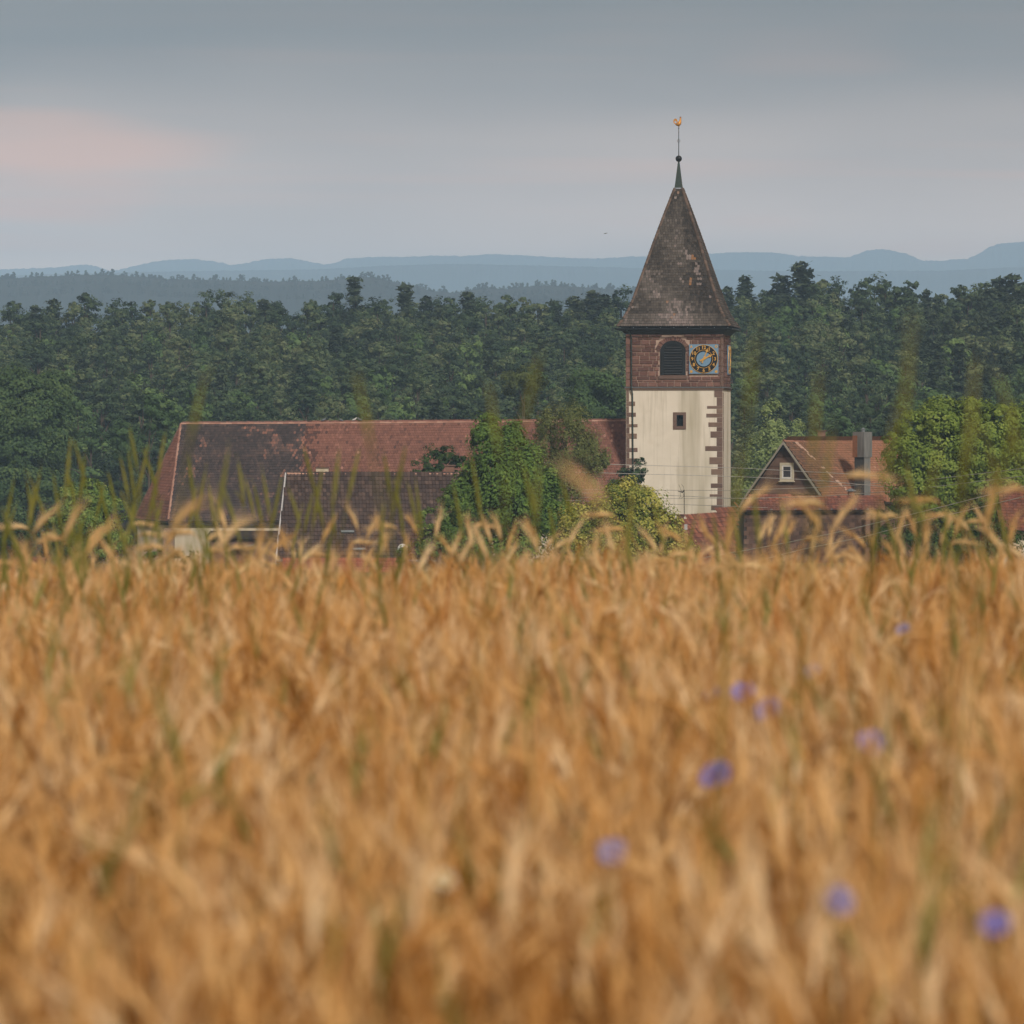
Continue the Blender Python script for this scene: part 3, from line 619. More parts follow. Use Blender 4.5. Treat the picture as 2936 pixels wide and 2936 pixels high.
for (ox, oy, ux, uy) in ((HW, -HW, 0, 1), (HW, HW, -1, 0), (-HW, HW, 0, -1)):
    ud = XD * ux + YD * uy; nd = XD * uy - YD * ux
    bl = [(2.62 - 1.05, 2.62 + 1.05 + .9, cz0, cz1)] if oy == -HW else []
    def put(x0, x1, z0, z1): acc.block(T(ox, oy, z0) - nd * .055 + ud * x0, ud * (x1 - x0), ZD * (z1 - z0), nd * rs.uniform(.05, .08), .018, rs.random())
    masonry('side', zs + .12, zt, .02, 6.98, [], put)
acc.build('side_masonry', M_REDSTONE_T, tower, kind='stuff')

# sound window: frame, dark inside, slats
sw = thing  # (parts below hang on the tower)
fr = Acc(); nA = 18
outer = [(ax0, az0)] + [arch(math.pi - math.pi * k / nA) for k in range(nA + 1)] + [(ax1, az0)]
wid = fx(1903) - fx(1893)
inner = [(ax0 + wid, az0 + .03)] + [(acx + (ar - wid) * math.cos(math.pi - math.pi * k / nA), asp + (ah - wid * .85) * math.sin(math.pi - math.pi * k / nA)) for k in range(nA + 1)] + [(ax1 - wid, az0 + .03)]
m = len(outer)
for i in range(m - 1):
    fr.prism([T(*q) for q in ((outer[i][0], -HW + .02, outer[i][1]), (outer[i + 1][0], -HW + .02, outer[i + 1][1]), (inner[i + 1][0], -HW + .02, inner[i + 1][1]), (inner[i][0], -HW + .02, inner[i][1]))], -YD * .055)
louver = fr.build('louvered_window', M_DARKWOOD, tower)
c = Acc(); c.poly([T(x, -HW - .012, z) for x, z in inner], [tuple(range(m))]); c.build('backing', M_VOID, louver)
for k in range(11):
    z = hz_(1070.5 - 7.55 * k); f = 1.0 if z < asp else math.sqrt(max(.02, 1 - ((z - asp) / (ah - wid * .8)) ** 2)); hw_ = (ar - wid) * f - .02
    if hw_ > .15:
        c = Acc(); c.box(T(acx - hw_, -HW - .015, z), XD * 2 * hw_, -YD * .045 - ZD * .055, ZD * .02 + YD * .004); c.build('slat', M_SLAT, louver)

# string course, eaves, gutter
c = Acc(); ring_wall(c, zs - .02, zs + .06, HW + .10, HW + .10); ring_wall(c, zs - .12, zs - .021, HW + .05, HW + .05); c.build('string_course', M_QUOIN, tower)
c = Acc(); ring_wall(c, zs + .061, zs + .115, HW + .15, HW + .02); c.build('ledge_flashing', M_LEAD, tower)
ze = hz_(941)
c = Acc(); ring_wall(c, zt - .03, ze - .06, HW + .02, HW + .42); c.build('eaves_board', M_EAVE, tower)
def H_(py): return {540: .28}.get(py, 0)
PROF = [(541, .285), (620, 1.0), (700, 1.69), (800, 2.52), (860, 3.03), (895, 3.38), (915, 3.68), (930, 3.93), (939, 4.10)]
prof = [((EYE + (HOR - py) / (F / (D0 + 3.5))) - 9.0, h) for py, h in PROF][::-1]      # (height, half width) from the eaves up
gq = Acc()
for (ux, uy) in ((1, 0), (0, 1)):
    for s in (-1, 1):
        h = 4.16; o = T(-h, s * h, ze - .05) if ux else T(s * h, -h, ze - .05); e = T(h, s * h, ze - .05) if ux else T(s * h, h, ze - .05); gq.tube([o, e], .065, 7)
gq.build('gutter', M_IRON, tower)
c = Acc()
for i in range(9):
    x = -3.9 + 7.8 * i / 8; c.box(T(x, -4.17, ze - .02), XD * .03, YD * .22, ZD * .09)
c.build('gutter_hooks', M_LEAD, tower)
dpx = fx(1810.5); dp = Acc(); dp.tube([T(dpx - .3, -4.1, ze - .1), T(dpx - .05, -3.75, zt - .02), T(dpx, -HW - .13, zt - .25), T(dpx + .02, -HW - .17, zs + .2), T(dpx + .03, -HW - .24, zs), T(dpx + .08, -HW - .1, zs - .4), T(dpx + .18, -HW - .09, .2)], .055, 7); dp.build('downpipe', M_COPPER, tower)

# spire: four curved faces of beaver-tail tiles
sp = Acc()
for i in range(len(prof) - 1): ring_wall(sp, prof[i][0], prof[i + 1][0], prof[i][1] - .03, prof[i + 1][1] - .03, .3)
spire = sp.build('spire_roof', M_EAVE, tower)
tl = Acc(); PT, FT = tile_poly(.170, .185, .042, 'beaver'); zrow = prof[0][0]; rr = 0
zz = np.array([q[0] for q in prof]); hh = np.array([q[1] for q in prof]); rs2 = random.Random(9); ng = np.random.default_rng(3)
patch = [(-1.9, 12.6 - 7.5 + 4.15, 1.1, 1.1, .76), (1.2, 6.4, .33, .5, .80), (1.35, 3.95, .3, .6, .97), (2.1, 3.9, .5, .5, .8), (1.75, 5.5, .25, .6, .78), (-.5, 4.9, .5, 1.4, .68), (-.5, 9.0, .9, 3.0, .62)]
while zrow < prof[-1][0] - .12:
    h = float(np.interp(zrow, zz, hh)); h2 = float(np.interp(zrow + .18, zz, hh)); slope = (h - h2) / .18; sl = math.sqrt(1 + slope ** 2)
    for fi, (ux, uy) in enumerate(((1, 0), (0, 1), (-1, 0), (0, -1))):
        nx, ny = uy, -ux; Vd = (ZD - (XD * nx + YD * ny) * slope) / sl; Ud = XD * ux + YD * uy; Nd = ((XD * nx + YD * ny) + ZD * slope) / sl
        nt_ = max(1, int(2 * h / .178)); zl = zrow - prof[0][0]
        for k in range(nt_ + 1):
            u = -h + (k + (.5 if rr % 2 else 0)) * 2 * h / nt_
            if abs(u) > h - .02: continue
            o = T(nx * h + ux * u, ny * h + uy * u, zrow)
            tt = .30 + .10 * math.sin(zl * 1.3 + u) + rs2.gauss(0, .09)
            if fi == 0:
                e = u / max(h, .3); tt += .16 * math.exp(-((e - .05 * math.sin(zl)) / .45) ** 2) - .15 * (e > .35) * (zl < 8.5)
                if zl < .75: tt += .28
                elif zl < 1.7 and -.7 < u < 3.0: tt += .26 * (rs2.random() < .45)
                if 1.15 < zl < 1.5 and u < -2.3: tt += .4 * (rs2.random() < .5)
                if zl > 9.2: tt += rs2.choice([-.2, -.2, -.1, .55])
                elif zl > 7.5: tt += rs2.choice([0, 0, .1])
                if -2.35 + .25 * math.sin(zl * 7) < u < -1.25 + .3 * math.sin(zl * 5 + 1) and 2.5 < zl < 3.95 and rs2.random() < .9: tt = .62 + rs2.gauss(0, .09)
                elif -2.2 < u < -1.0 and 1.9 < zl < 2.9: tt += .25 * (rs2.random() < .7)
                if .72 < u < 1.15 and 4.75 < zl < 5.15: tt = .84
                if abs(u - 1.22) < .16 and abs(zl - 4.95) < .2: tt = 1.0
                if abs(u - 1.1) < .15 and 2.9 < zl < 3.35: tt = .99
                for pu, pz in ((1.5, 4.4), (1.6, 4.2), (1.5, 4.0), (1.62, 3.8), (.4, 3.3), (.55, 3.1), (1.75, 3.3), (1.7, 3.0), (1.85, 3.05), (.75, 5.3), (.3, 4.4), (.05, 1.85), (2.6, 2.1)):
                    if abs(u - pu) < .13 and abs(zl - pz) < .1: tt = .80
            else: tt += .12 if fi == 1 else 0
            du, dn = rs2.uniform(-.006, .006), rs2.uniform(0, .01)
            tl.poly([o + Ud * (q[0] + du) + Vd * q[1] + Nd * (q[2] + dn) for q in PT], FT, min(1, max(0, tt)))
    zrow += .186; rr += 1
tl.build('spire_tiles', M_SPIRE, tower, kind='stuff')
for sx_, sy_ in ((-1, -1), (1, -1), (1, 1), (-1, 1)):
    for i in range(len(prof) - 1):
        caps('hip_tile', T(sx_ * prof[i][1], sy_ * prof[i][1], prof[i][0] + .02), T(sx_ * prof[i + 1][1], sy_ * prof[i + 1][1], prof[i + 1][0] + .02), .115, .26, M_HIP, tower)
def zc(py): return EYE + (HOR - py) / (F / (D0 + 3.5)) - 9.0
c = Acc(); ring_wall(c, zc(538), zc(536), .30, .285); ring_wall(c, zc(536), zc(463), .27, .055); c.build('copper_finial', M_COPPER, tower)
c = Acc(); c.ball(T(0, 0, zc(455)), .235, 16, 10); c.build('spire_ball', M_IRON, tower, smooth=True)

# quoins and slit window
def tab(p0, p1, y0, y1): big('quoin', fx(p0), fx(p1), hz_(y1), hz_(y0), M_QUOIN, .045, -HW + .02)
RT = [(2048, 1119, 1139), (2027, 1164, 1172), (2025, 1186, 1197), (2031, 1211, 1224), (2037, 1237, 1255), (2022, 1279, 1293), (2034, 1311, 1331), (2039, 1345, 1361), (2038, 1386, 1399), (2035, 1417, 1424), (2039, 1448, 1463), (2030, 1488, 1500), (2036, 1520, 1535)]
y = 1117.5; rq = random.Random(4)
for i, (px, a0, a1) in enumerate(RT):
    if a0 - y > 3: tab(2056 + rq.uniform(-2, 2), 2071.5, y + .3, a0 - .4)
    tab(px, 2071.5, a0, a1); y = a1 + .2
LT = [(1821, 1151, 1164), (1823, 1183, 1195), (1828, 1216, 1225), (1826, 1243, 1258), (1828, 1284, 1296), (1828, 1314, 1334), (1824, 1358, 1372), (1828, 1400, 1416), (1825, 1445, 1460)]
y = 1117.5
for px, a0, a1 in LT:
    tab(1795.5, 1804 + rq.uniform(-1, 1), y + .3, a0 - .4); tab(1795.5, px, a0, a1); y = a1 + .2
for k in range(16):                                         # quoin backs seen along the side face
    z = .4 + k * .86
    c = Acc(); c.block(T(HW - .02, -HW + .03, z), YD * rq.uniform(.25, .5), ZD * .84, XD * .05, .02); c.build('quoin', M_QUOIN, tower)
fw = Acc(); f0, f1, g0, g1 = fx(1930), fx(1967), hz_(1231), hz_(1182); i0, i1, j0, j1 = fx(1940), fx(1959), hz_(1222), hz_(1190)
for q in ((f0, f1, g0, j0), (f0, f1, j1, g1), (f0, i0, j0, j1), (i1, f1, j0, j1)): fw.box(T(q[0], -HW + .08, q[2]), XD * (q[1] - q[0]), ZD * (q[3] - q[2]), -YD * .125)
slit = fw.build('slit_window', M_QUOIN, tower)
c = Acc(); c.box(T(i0, -HW + .25, j0), XD * (i1 - i0), ZD * (j1 - j0), YD * .02); c.build('pane', M_VOID, slit)
c = Acc(); c.box(T(i0, -HW + .10, j0), XD * .04, ZD * (j1 - j0), YD * .04); c.box(T(i1 - .05, -HW + .10, j0), XD * .04, ZD * (j1 - j0), YD * .04); c.box(T(i0, -HW + .10, j0), XD * (i1 - i0), ZD * .05, YD * .04); c.build('frame', M_SLAT, slit)

# clocks
def text_mesh(s, size, mat, depth=.012):
    cu = bpy.data.curves.new('numeral', 'FONT'); cu.body = s; cu.size = size; cu.align_x = 'CENTER'; cu.align_y = 'CENTER'; cu.extrude = depth; cu.offset = size * .028; cu.resolution_u = 3
    o = bpy.data.objects.new('numeral', cu); col.objects.link(o); dg = bpy.context.evaluated_depsgraph_get(); me = bpy.data.meshes.new_from_object(o.evaluated_get(dg))
    bpy.data.objects.remove(o); me.materials.clear(); me.materials.append(mat); return me
def clock(name, label, C, U, Nn, w_, group):
    """Square blue board, black chapter ring, gold numerals and hands; C centre on the wall, U rightwards, Nn outwards."""
    Z = Vector((0, 0, 1)); root = thing(name, label, 'clock', C, group); h = w_ / 2
    P = lambda u, z, n: C + U * u + Z * z + Nn * n
    c = Acc(); c.box(P(-h, -h, 0), U * w_, Z * w_, Nn * .06); c.build('board', M_BLUE, root)
    def disc(nm, r0, r1, n0, n1, mat, k=48):
        c = Acc()
        for i in range(k):
            t0, t1 = 2 * math.pi * i / k, 2 * math.pi * (i + 1) / k
            if r0 > 0: c.prism([P(r * math.cos(t), r * math.sin(t), n0) for r, t in ((r0, t0), (r1, t0), (r1, t1), (r0, t1))], Nn * (n1 - n0))
            else: c.poly([P(0, 0, n1), P(r1 * math.cos(t0), r1 * math.sin(t0), n1), P(r1 * math.cos(t1), r1 * math.sin(t1), n1)], [(0, 1, 2)])
        return c.build(nm, mat, root)
    disc('chapter_ring', h * .50, h * .935, .062, .075, M_BLACK); disc('gold_rim', h * .935, h * .965, .062, .095, M_GOLD); disc('gold_rim', h * .60, h * .625, .0755, .088, M_GOLD); disc('dial_centre', 0, h * .498, .062, .066, M_BLUE)
    rot = Matrix((U, Z, Nn)).transposed().to_4x4()
    for n in range(1, 13):
        t = math.pi / 2 - n * math.pi / 6; r = h * .775; me = text_mesh(str(n), h * .31, M_GOLD); o = link('numeral', me, root, P(r * math.cos(t), r * math.sin(t), .092) - C)
        o.rotation_euler = rot.to_euler()
    def hand(nm, ang, L_, tail, wd, n0, tip):
        c = Acc(); d = Vector((math.sin(ang), math.cos(ang))); e = Vector((d.y, -d.x)); q = lambda s, t: P(d.x * s + e.x * t, d.y * s + e.y * t, n0)
        prof_ = [(-tail, wd * 1.3), (-tail * .6, wd * .8), (0, wd * 1.5), (L_ * .35, wd * .8), (L_ * .62, wd * .75), (L_ * .66, wd * tip), (L_ * .8, wd * tip * .8), (L_ * .84, wd * .7), (L_, .004)]
        c.prism([q(s, t) for s, t in prof_] + [q(s, -t) for s, t in prof_[::-1]], Nn * .018); c.build(nm, M_GOLD, root)
    hand('hour_hand', R(60 + 2.5), h * .66, h * .28, h * .055, .115, 1.9); hand('minute_hand', R(22.5), h * .84, h * .28, h * .04, .14, 2.2)
    for sx_, sz_, k in ((-1, 1, 3), (1, 1, 10), (-1, -1, 8), (1, -1, 8)):
        c = Acc(); r = h * .10; cx, cz = sx_ * h * .85, sz_ * h * .85
        if k == 3: c.prism([P(cx + r * u, cz + r * v, .061) for u, v in ((-.9, -.8), (-.3, -.8), (0, -.2), (.3, -.8), (.9, -.8), (.15, .9), (-.15, .9))], Nn * .012)
        elif k == 10:
            for i in range(12):
                t0, t1 = i * math.pi / 6, (i + 1) * math.pi / 6; c.prism([P(cx + r * f * math.cos(t), cz + r * f * math.sin(t), .061) for f, t in ((.5, t0), (1, t0), (1, t1), (.5, t1))], Nn * .012)
        else:
            pts = [P(cx + r * (1.15 if i % 2 else .8) * math.cos(i * math.pi / 8), cz + r * (1.15 if i % 2 else .8) * math.sin(i * math.pi / 8), .061) for i in range(16)]; c.prism(pts, Nn * .015)
        c.build('corner_ornament', M_GOLD, root)
clock('tower_clock', 'blue and black clock with gold numerals facing the field beside the louvered window', T((cx0 + cx1) / 2, -HW - .035, (cz0 + cz1) / 2), XD, -YD, cx1 - cx0, 'clocks of the church tower')
clock('tower_clock', 'second clock seen edge-on around the corner of the red stone belfry', T(HW + .035, 1.2, (cz0 + cz1) / 2), YD, XD, cx1 - cx0, 'clocks of the church tower')

# weathercock
wz = zc(449) + 9.0; W0 = T(0, 0, zc(449)); vane = thing('weathercock', 'small golden weathercock on an iron rod above the spire ball', 'weathercock', W0)
c = Acc(); ztop = zc(365) - zc(449); c.tube([W0 - ZD * .05, W0 + ZD * ztop], [.035, .02], 7); c.build('rod', M_IRON, vane)
c = Acc()
for k in range(14):
    t0, t1 = 2 * math.pi * k / 14, 2 * math.pi * (k + 1) / 14; zo = zc(404) - zc(449); c.tube([W0 + Vector((.10 * math.cos(t), 0, zo + .10 * math.sin(t))) for t in (t0, t1)], .014, 5)
c.build('ring', M_IRON, vane)
c = Acc(); c.ball(W0 + ZD * (zc(380) - zc(449)), .035, 8, 6); c.ball(W0 + ZD * (zc(368) - zc(449)), (.07, .07, .018), 8, 6); c.build('collar', M_IRON, vane)
M_COCK = plain('old_gilding', (0.58, 0.27, 0.05), .45, .45, .15); M_COCKRED = plain('cock_red', (0.16, 0.03, 0.015), .5, .3)
q = lambda px, py: W0 + Vector(((px - 1948.9) / 39.45, 0, zc(py) - zc(449)))
def plate(nm, pts, mat, th):
    c = Acc(); c.prism([q(*p) - Vector((0, th / 2, 0)) for p in pts], Vector((0, th, 0))); return c.build(nm, mat, vane)
c = Acc(); c.tube([q(1939.5, 354.5), q(1943, 356.5), q(1947.5, 356.6), q(1951, 353.5), q(1953, 348.5), q(1953.8, 342), q(1954, 337.5)], [.05, .10, .165, .155, .10, .06, .05], 10); c.tube([q(1949.3, 358), q(1949.3, 366)], [.05, .02], 6); c.build('cock_body', M_COCK, vane, smooth=True)
plate('tail', [(1942, 356), (1936, 355), (1933.4, 350), (1934, 344), (1937, 340.5), (1941, 340), (1944, 343), (1945.5, 348), (1944.6, 353), (1942.4, 349), (1939.5, 345.5), (1937, 347.5), (1936.6, 351), (1939, 353)], M_COCK, .05)
plate('comb', [(1951.5, 338), (1951.2, 335), (1952.6, 335.8), (1953.6, 333.8), (1954.8, 335.5), (1956, 335), (1955.8, 337.5), (1957.6, 337.8), (1955.8, 339.4), (1955.2, 341.6), (1953.6, 340)], M_COCKRED, .045)
# ---------------------------------------------------------------- nave
M_RED = material('red_clay_tiles', [(0.0, (0.065, 0.035, 0.03)), (0.25, (0.10, 0.05, 0.04)), (0.5, (0.185, 0.083, 0.06)), (0.72, (0.235, 0.108, 0.08)), (0.9, (0.33, 0.16, 0.12)), (1.0, (0.38, 0.22, 0.17))], rough=.88, scale=1.1, wtint=.5, wnoise=.14)
M_GREYT = material('sooted_choir_tiles', [(0.0, (0.026, 0.021, 0.022)), (0.35, (0.055, 0.042, 0.042)), (0.6, (0.10, 0.068, 0.06)), (0.8, (0.22, 0.11, 0.085)), (1.0, (0.34, 0.16, 0.11))], rough=.88, scale=1.0, wtint=.45, wnoise=.22)
M_RIDGE = material('ridge_tiles_pale', [(0.1, (0.27, 0.13, 0.095)), (0.9, (0.44, 0.27, 0.21))], rough=.88, scale=3, wtint=0, wnoise=.2, obj_rand=.35)
M_DECK = plain('roof_battens', (0.05, 0.035, 0.03), .9)
M_CREAM = material('cream_render', [(0.1, (0.50, 0.43, 0.32)), (0.9, (0.66, 0.58, 0.46))], rough=.93, scale=.9, wtint=0, wnoise=.6, overlay=[dict(scale=.5, stretch=(2, 2, .3), lo=.55, hi=.75, amt=.5, color=(0.36, 0.31, 0.22))])
def nave_d(px): return D0 + 3.5 + (1946 - px) / S0 * math.tan(TH) * 1.0
dR, dL = nave_d(1795), nave_d(518)
RUN = 5.6
Rr, Rl = at(1797, 1206.5, dR), at(519, 1215, dL)
Er = at(1797, 1490, dR - RUN); El = Rl + (Er - Rr) - XD * .5
Cl = at(385, 1487, dL - 2.6); Cb = Cl + YD * 5.2; Eb = Rl + YD * RUN + (El - Rl - (-YD * RUN)) * 0; Eb.z = El.z; Erb = Rr + YD * RUN; Erb.z = Er.z
nave = thing('church_nave', 'long church nave with red tiled roof and polygonal cream apse beside the tower', 'church', (Rl.x + 16, dR, 9.0))
c = Acc(); lo = Vector((0, 0, -.05))
c.poly([p + lo for p in (El, Er, Rr, Rl, Cl, Cb, Eb, Erb)], [(0, 1, 2, 3), (4, 0, 3), (5, 4, 3), (6, 5, 3), (7, 6, 3, 2), (0, 4, 5, 6, 7, 1)]); c.build('roof', M_DECK, nave)
split = .283
Sm = El.lerp(Er, split - .005); St = Rl.lerp(Rr, split + .0)
ng2 = random.Random(21)
blob = [(.17, .62, .035, .05), (.20, .80, .03, .06), (.165, .83, .02, .05), (.57, .86, .05, .03), (.78, .80, .05, .09), (.70, .66, .02, .05), (.96, .84, .05, .05), (.85, .72, .1, .05), (.86, .46, .03, .04), (.12, .50, .06, .07), (.55, .93, .06, .02), (.68, .90, .08, .02), (.76, .25, .06, .03)]
def tint_grey(u, v, uu, vv):
    t = .34 + ng2.gauss(0, .10) + .06 * math.sin(uu * 1.9 + 2) + .05 * math.sin(vv * 2.3)
    if v > .965: t = .72 + ng2.gauss(0, .05)
    for bx, by, rx, ry in blob:
        if ((u - bx) / rx) ** 2 + ((v - by) / ry) ** 2 < ng2.uniform(.25, 1.35): t = .66 + ng2.gauss(0, .13)
    if v < .12: t += .1
    if u > .86 and ng2.random() < ((u - .86) / .14) ** 2 * .55: t = .80 + ng2.gauss(0, .06)
    return min(1, max(0, t))
def tint_red(u, v, uu, vv):
    t = .52 + ng2.gauss(0, .10) + .05 * math.sin(uu * .7) * math.sin(vv * 1.1) + .10 * (v - .5)
    if u < .07 and ng2.random() < (1 - u / .07) * .6: t = .12 + abs(ng2.gauss(0, .08))
    if ng2.random() < .004: t = .95
    if abs(u - .938) < .003 and .75 < v < .95: t = .97
    return min(1, max(0, t))
g_ = Acc(); tiles(El, Er - El, Rl, [El, Sm, St, Rl], .178, .235, .05, 'beaver', tint_grey, g_); g_.build('choir_tiles', M_GREYT, nave, kind='stuff')
g_ = Acc(); tiles(Sm, Er - El, St, [Sm, Er, Rr, St], .178, .235, .05, 'beaver', tint_red, g_); g_.build('nave_tiles', M_RED, nave, kind='stuff')
g_ = Acc(); tiles(Cl, El - Cl, Rl, [Cl, El, Rl], .178, .235, .05, 'beaver', lambda u, v, a, b: .48 + ng2.gauss(0, .09) + (.05 if v > .2 else -.12), g_); g_.build('apse_tiles', M_RED, nave, kind='stuff')
caps('ridge_tile', Rl, Rr, .12, .42, M_RIDGE, nave, sag=.03); caps('hip_tile', El + (Rl - El) * .02, Rl, .10, .36, M_RIDGE, nave); caps('hip_tile', Cl, Rl, .09, .36, M_HIP, nave)
ins = .22
def wallring(pts, z0, z1, mat, name, parent):
    c = Acc(); n = len(pts)
    for i in range(n):
        p, q_ = pts[i], pts[(i + 1) % n]; c.poly([(p.x, p.y, z0), (q_.x, q_.y, z0), (q_.x, q_.y, z1), (p.x, p.y, z1)], [(0, 1, 2, 3)])
    return c.build(name, mat, parent)
ctr = (El + Er + Eb + Erb) / 4
def inset(p, k): d = Vector((ctr.x - p.x, ctr.y - p.y, 0)); return p + Vector((k * (1 if d.x > 0 else -1), k * (1 if d.y > 0 else -1), 0))
pts = [Vector((Cl.x + ins, Cl.y + .2, 0)), Vector((El.x + .3, El.y + ins, 0)), Vector((Er.x, Er.y + ins, 0)), Vector((Erb.x, Erb.y - ins, 0)), Vector((Eb.x + .3, Eb.y - ins, 0)), Vector((Cb.x + ins, Cb.y - .2, 0))]
wallring(pts, 8.5, El.z + .05, M_CREAM, 'wall', nave)
c = Acc(); c.box(Vector((El.x, El.y + .02, El.z - .26)), Er - El - Vector((0, 0, Er.z - El.z)), (0, .16, 0), (0, 0, .18)); c.box(Vector((Cl.x + .1, Cl.y + .12, El.z - .26)), Vector((El.x - Cl.x, El.y - Cl.y, 0)), (.12, .15, 0), (0, 0, .18)); c.build('eaves_board', M_EAVE, nave)
for px, wd in ((486, .75), (930, .7), (1330, .7)):
    d_ = (El.y + (Er.y - El.y) * (px - 497) / 1300.0) + ins; b = at(px, 1515, d_); c = Acc()
    c.prism([(b.x - wd / 2, d_ - 1.3, 8.5), (b.x - wd / 2, d_, 8.5), (b.x - wd / 2, d_, b.z), (b.x - wd / 2, d_ - .45, b.z - .25), (b.x - wd / 2, d_ - .9, b.z - 1.1), (b.x - wd / 2, d_ - 1.3, b.z - 1.3)], (wd, 0, 0)); c.build('buttress', M_QUOIN, nave)
for px in (1010, 1180, 1480, 1640):     # tall nave windows, mostly hidden
    d_ = (El.y + (Er.y - El.y) * (px - 497) / 1300.0) + ins; b = at(px, 1530, d_); c = Acc(); c.box((b.x - .5, d_ - .03, b.z - 3), (1.0, 0, 0), (0, .04, 0), (0, 0, 3)); wn = c.build('window', M_QUOIN, nave)
    c = Acc(); c.box((b.x - .38, d_ - .05, b.z - 2.9), (.76, 0, 0), (0, .02, 0), (0, 0, 2.75)); c.build('pane', M_VOID, wn)
c = Acc(); b = at(658, 1508, El.y + .5); c.tube([b + Vector((-.1, -.4, .1)), b + Vector((0, .0, -.25)), b + Vector((0, .0, -6))], .06, 7); c.build('downpipe', M_IRON, nave)

# shed leaning on the choir wall
M_BRICKD = material('dull_brick', [(0.1, (0.10, 0.055, 0.04)), (0.9, (0.19, 0.11, 0.085))], rough=.9, scale=3, wtint=0, wnoise=.5)
sd_ = 396.0; s0 = at(600, 1537, sd_); s1 = at(802, 1537, sd_ + .5)
shed = thing('lean_to_shed', 'low brick lean-to with dark flat roof edge under the choir wall', 'shed', (s0.x + 2.5, sd_, 9))
c = Acc(); c.box((s0.x, sd_, 8.6), (s1.x - s0.x, 0, 0), (0, 5, 0), (0, 0, s0.z - 8.6 - .2)); c.build('wall', M_BRICKD, shed)
c = Acc(); c.box((s0.x - .2, sd_ - .3, s0.z - .18), (s1.x - s0.x + .4, 0, 0), (0, 5.5, .3), (0, 0, .17)); c.build('roof', M_EAVE, shed)
c = Acc(); b = at(640, 1582, sd_ - .6); c.box(b, (2.1, 0, .45), (0, .5, 0), (0, 0, .06)); c.build('awning_edge', M_LEAD, shed)

# ---------------------------------------------------------------- barn with dark interlocking tiles
M_BROWN = material('dark_brown_tiles', [(0.0, (0.034, 0.022, 0.020)), (0.5, (0.062, 0.042, 0.037)), (0.85, (0.105, 0.070, 0.058)), (1.0, (0.17, 0.12, 0.10))], rough=.8, scale=2.0, wtint=.4, wnoise=.25, obj_rand=0)
M_BROWN_O = material('dark_brown_tiles_single', [(0.0, (0.034, 0.022, 0.020)), (0.5, (0.062, 0.042, 0.037)), (0.85, (0.105, 0.070, 0.058)), (1.0, (0.17, 0.12, 0.10))], rough=.8, scale=2.0, wtint=0, wnoise=.2, obj_rand=.35)
M_VERGE = plain('pale_verge_board', (0.42, 0.42, 0.43), .7); M_BRICK = material('chimney_brick', [(0.1, (0.16, 0.085, 0.06)), (0.9, (0.27, 0.16, 0.12))], rough=.9, scale=6, wtint=0, wnoise=.5)
B0, B1 = at(823, 1357, 330), at(1352, 1357, 330.8); E0, E1 = at(795, 1606, 324.2), at(1340, 1606, 325)
barn = thing('barn', 'barn with a steep roof of dark brown interlocking tiles and white verge', 'barn', ((B0.x + B1.x) / 2, 330, 9))
G0, G1 = Vector((E0.x + .3, 2 * 330 - E0.y, E0.z)), Vector((E1.x, 2 * 330.8 - E1.y, E1.z))
c = Acc(); lo = Vector((0, 0, -.06)); c.poly([p + lo for p in (E0, E1, B1, B0, G0, G1)], [(0, 1, 2, 3), (5, 4, 3, 2), (0, 3, 4), (1, 5, 2), (0, 4, 5, 1)]); c.build('roof', M_DECK, barn)
g_ = Acc(); rb = random.Random(8)
tiles(E0, E1 - E0, B0, [E0, E1, B1, B0], .205, .345, .05, 'pan', lambda u, v, a, b: .5 + rb.gauss(0, .16), g_, (barn, M_BROWN_O), 300); g_.build('roof_tiles', M_BROWN, barn, kind='stuff')
caps('ridge_tile', B0, B1, .13, .40, M_RIDGE, barn, sag=.05, down=.75)
c = Acc(); c.box(B0 + Vector((-.12, 0, -.22)), (.08, 0, 0), E0 - B0, (0, 0, .26)); c.build('verge_board', M_VERGE, barn)
wallring([Vector((E0.x + .35, E0.y + .5, 0)), Vector((E1.x - .2, E1.y + .5, 0)), Vector((G1.x - .2, G1.y - .5, 0)), Vector((G0.x + .35, G0.y - .5, 0))], 8.5, E0.z - .02, M_CREAM, 'wall', barn)
c = Acc(); b = at(1277, 1362, 331.3); c.box(b, (.52, 0, 0), (0, .6, 0), (0, 0, .52)); ch = c.build('chimney', M_BRICK, barn); c = Acc(); c.box(b + Vector((-.07, -.07, .521)), (.66, 0, 0), (0, .74, 0), (0, 0, .07)); c.build('chimney_cap', M_QUOIN, ch)
c = Acc(); b = at(906, 1362, 331.2); c.box(b, (.72, 0, 0), (0, .6, 0), (0, 0, .40)); ch = c.build('vent_box', M_CREAM, barn); c = Acc(); c.box(b + Vector((-.05, -.05, .401)), (.82, 0, 0), (0, .7, 0), (0, 0, .05)); c.build('lid', M_QUOIN, ch)
c = Acc(); c.tube([E0 + Vector((-.05, -.07, -.03)), E1 + Vector((0, -.07, -.03))], .07, 7); c.build('gutter', M_LEAD, barn)
for px, py in ((1046, 1580), (1004, 1530)):
    c = Acc(); t = .88 if py > 1560 else .68; p = (B0.lerp(B1, .42 if py > 1560 else .35)).lerp(E0.lerp(E1, .42 if py > 1560 else .35), t); c.box(p + Vector((-.3, -.1, .06)), (.75, 0, 0), (0, -.1, -.11), (0, -.05, .05)); c.build('snow_guard', M_LEAD, barn)
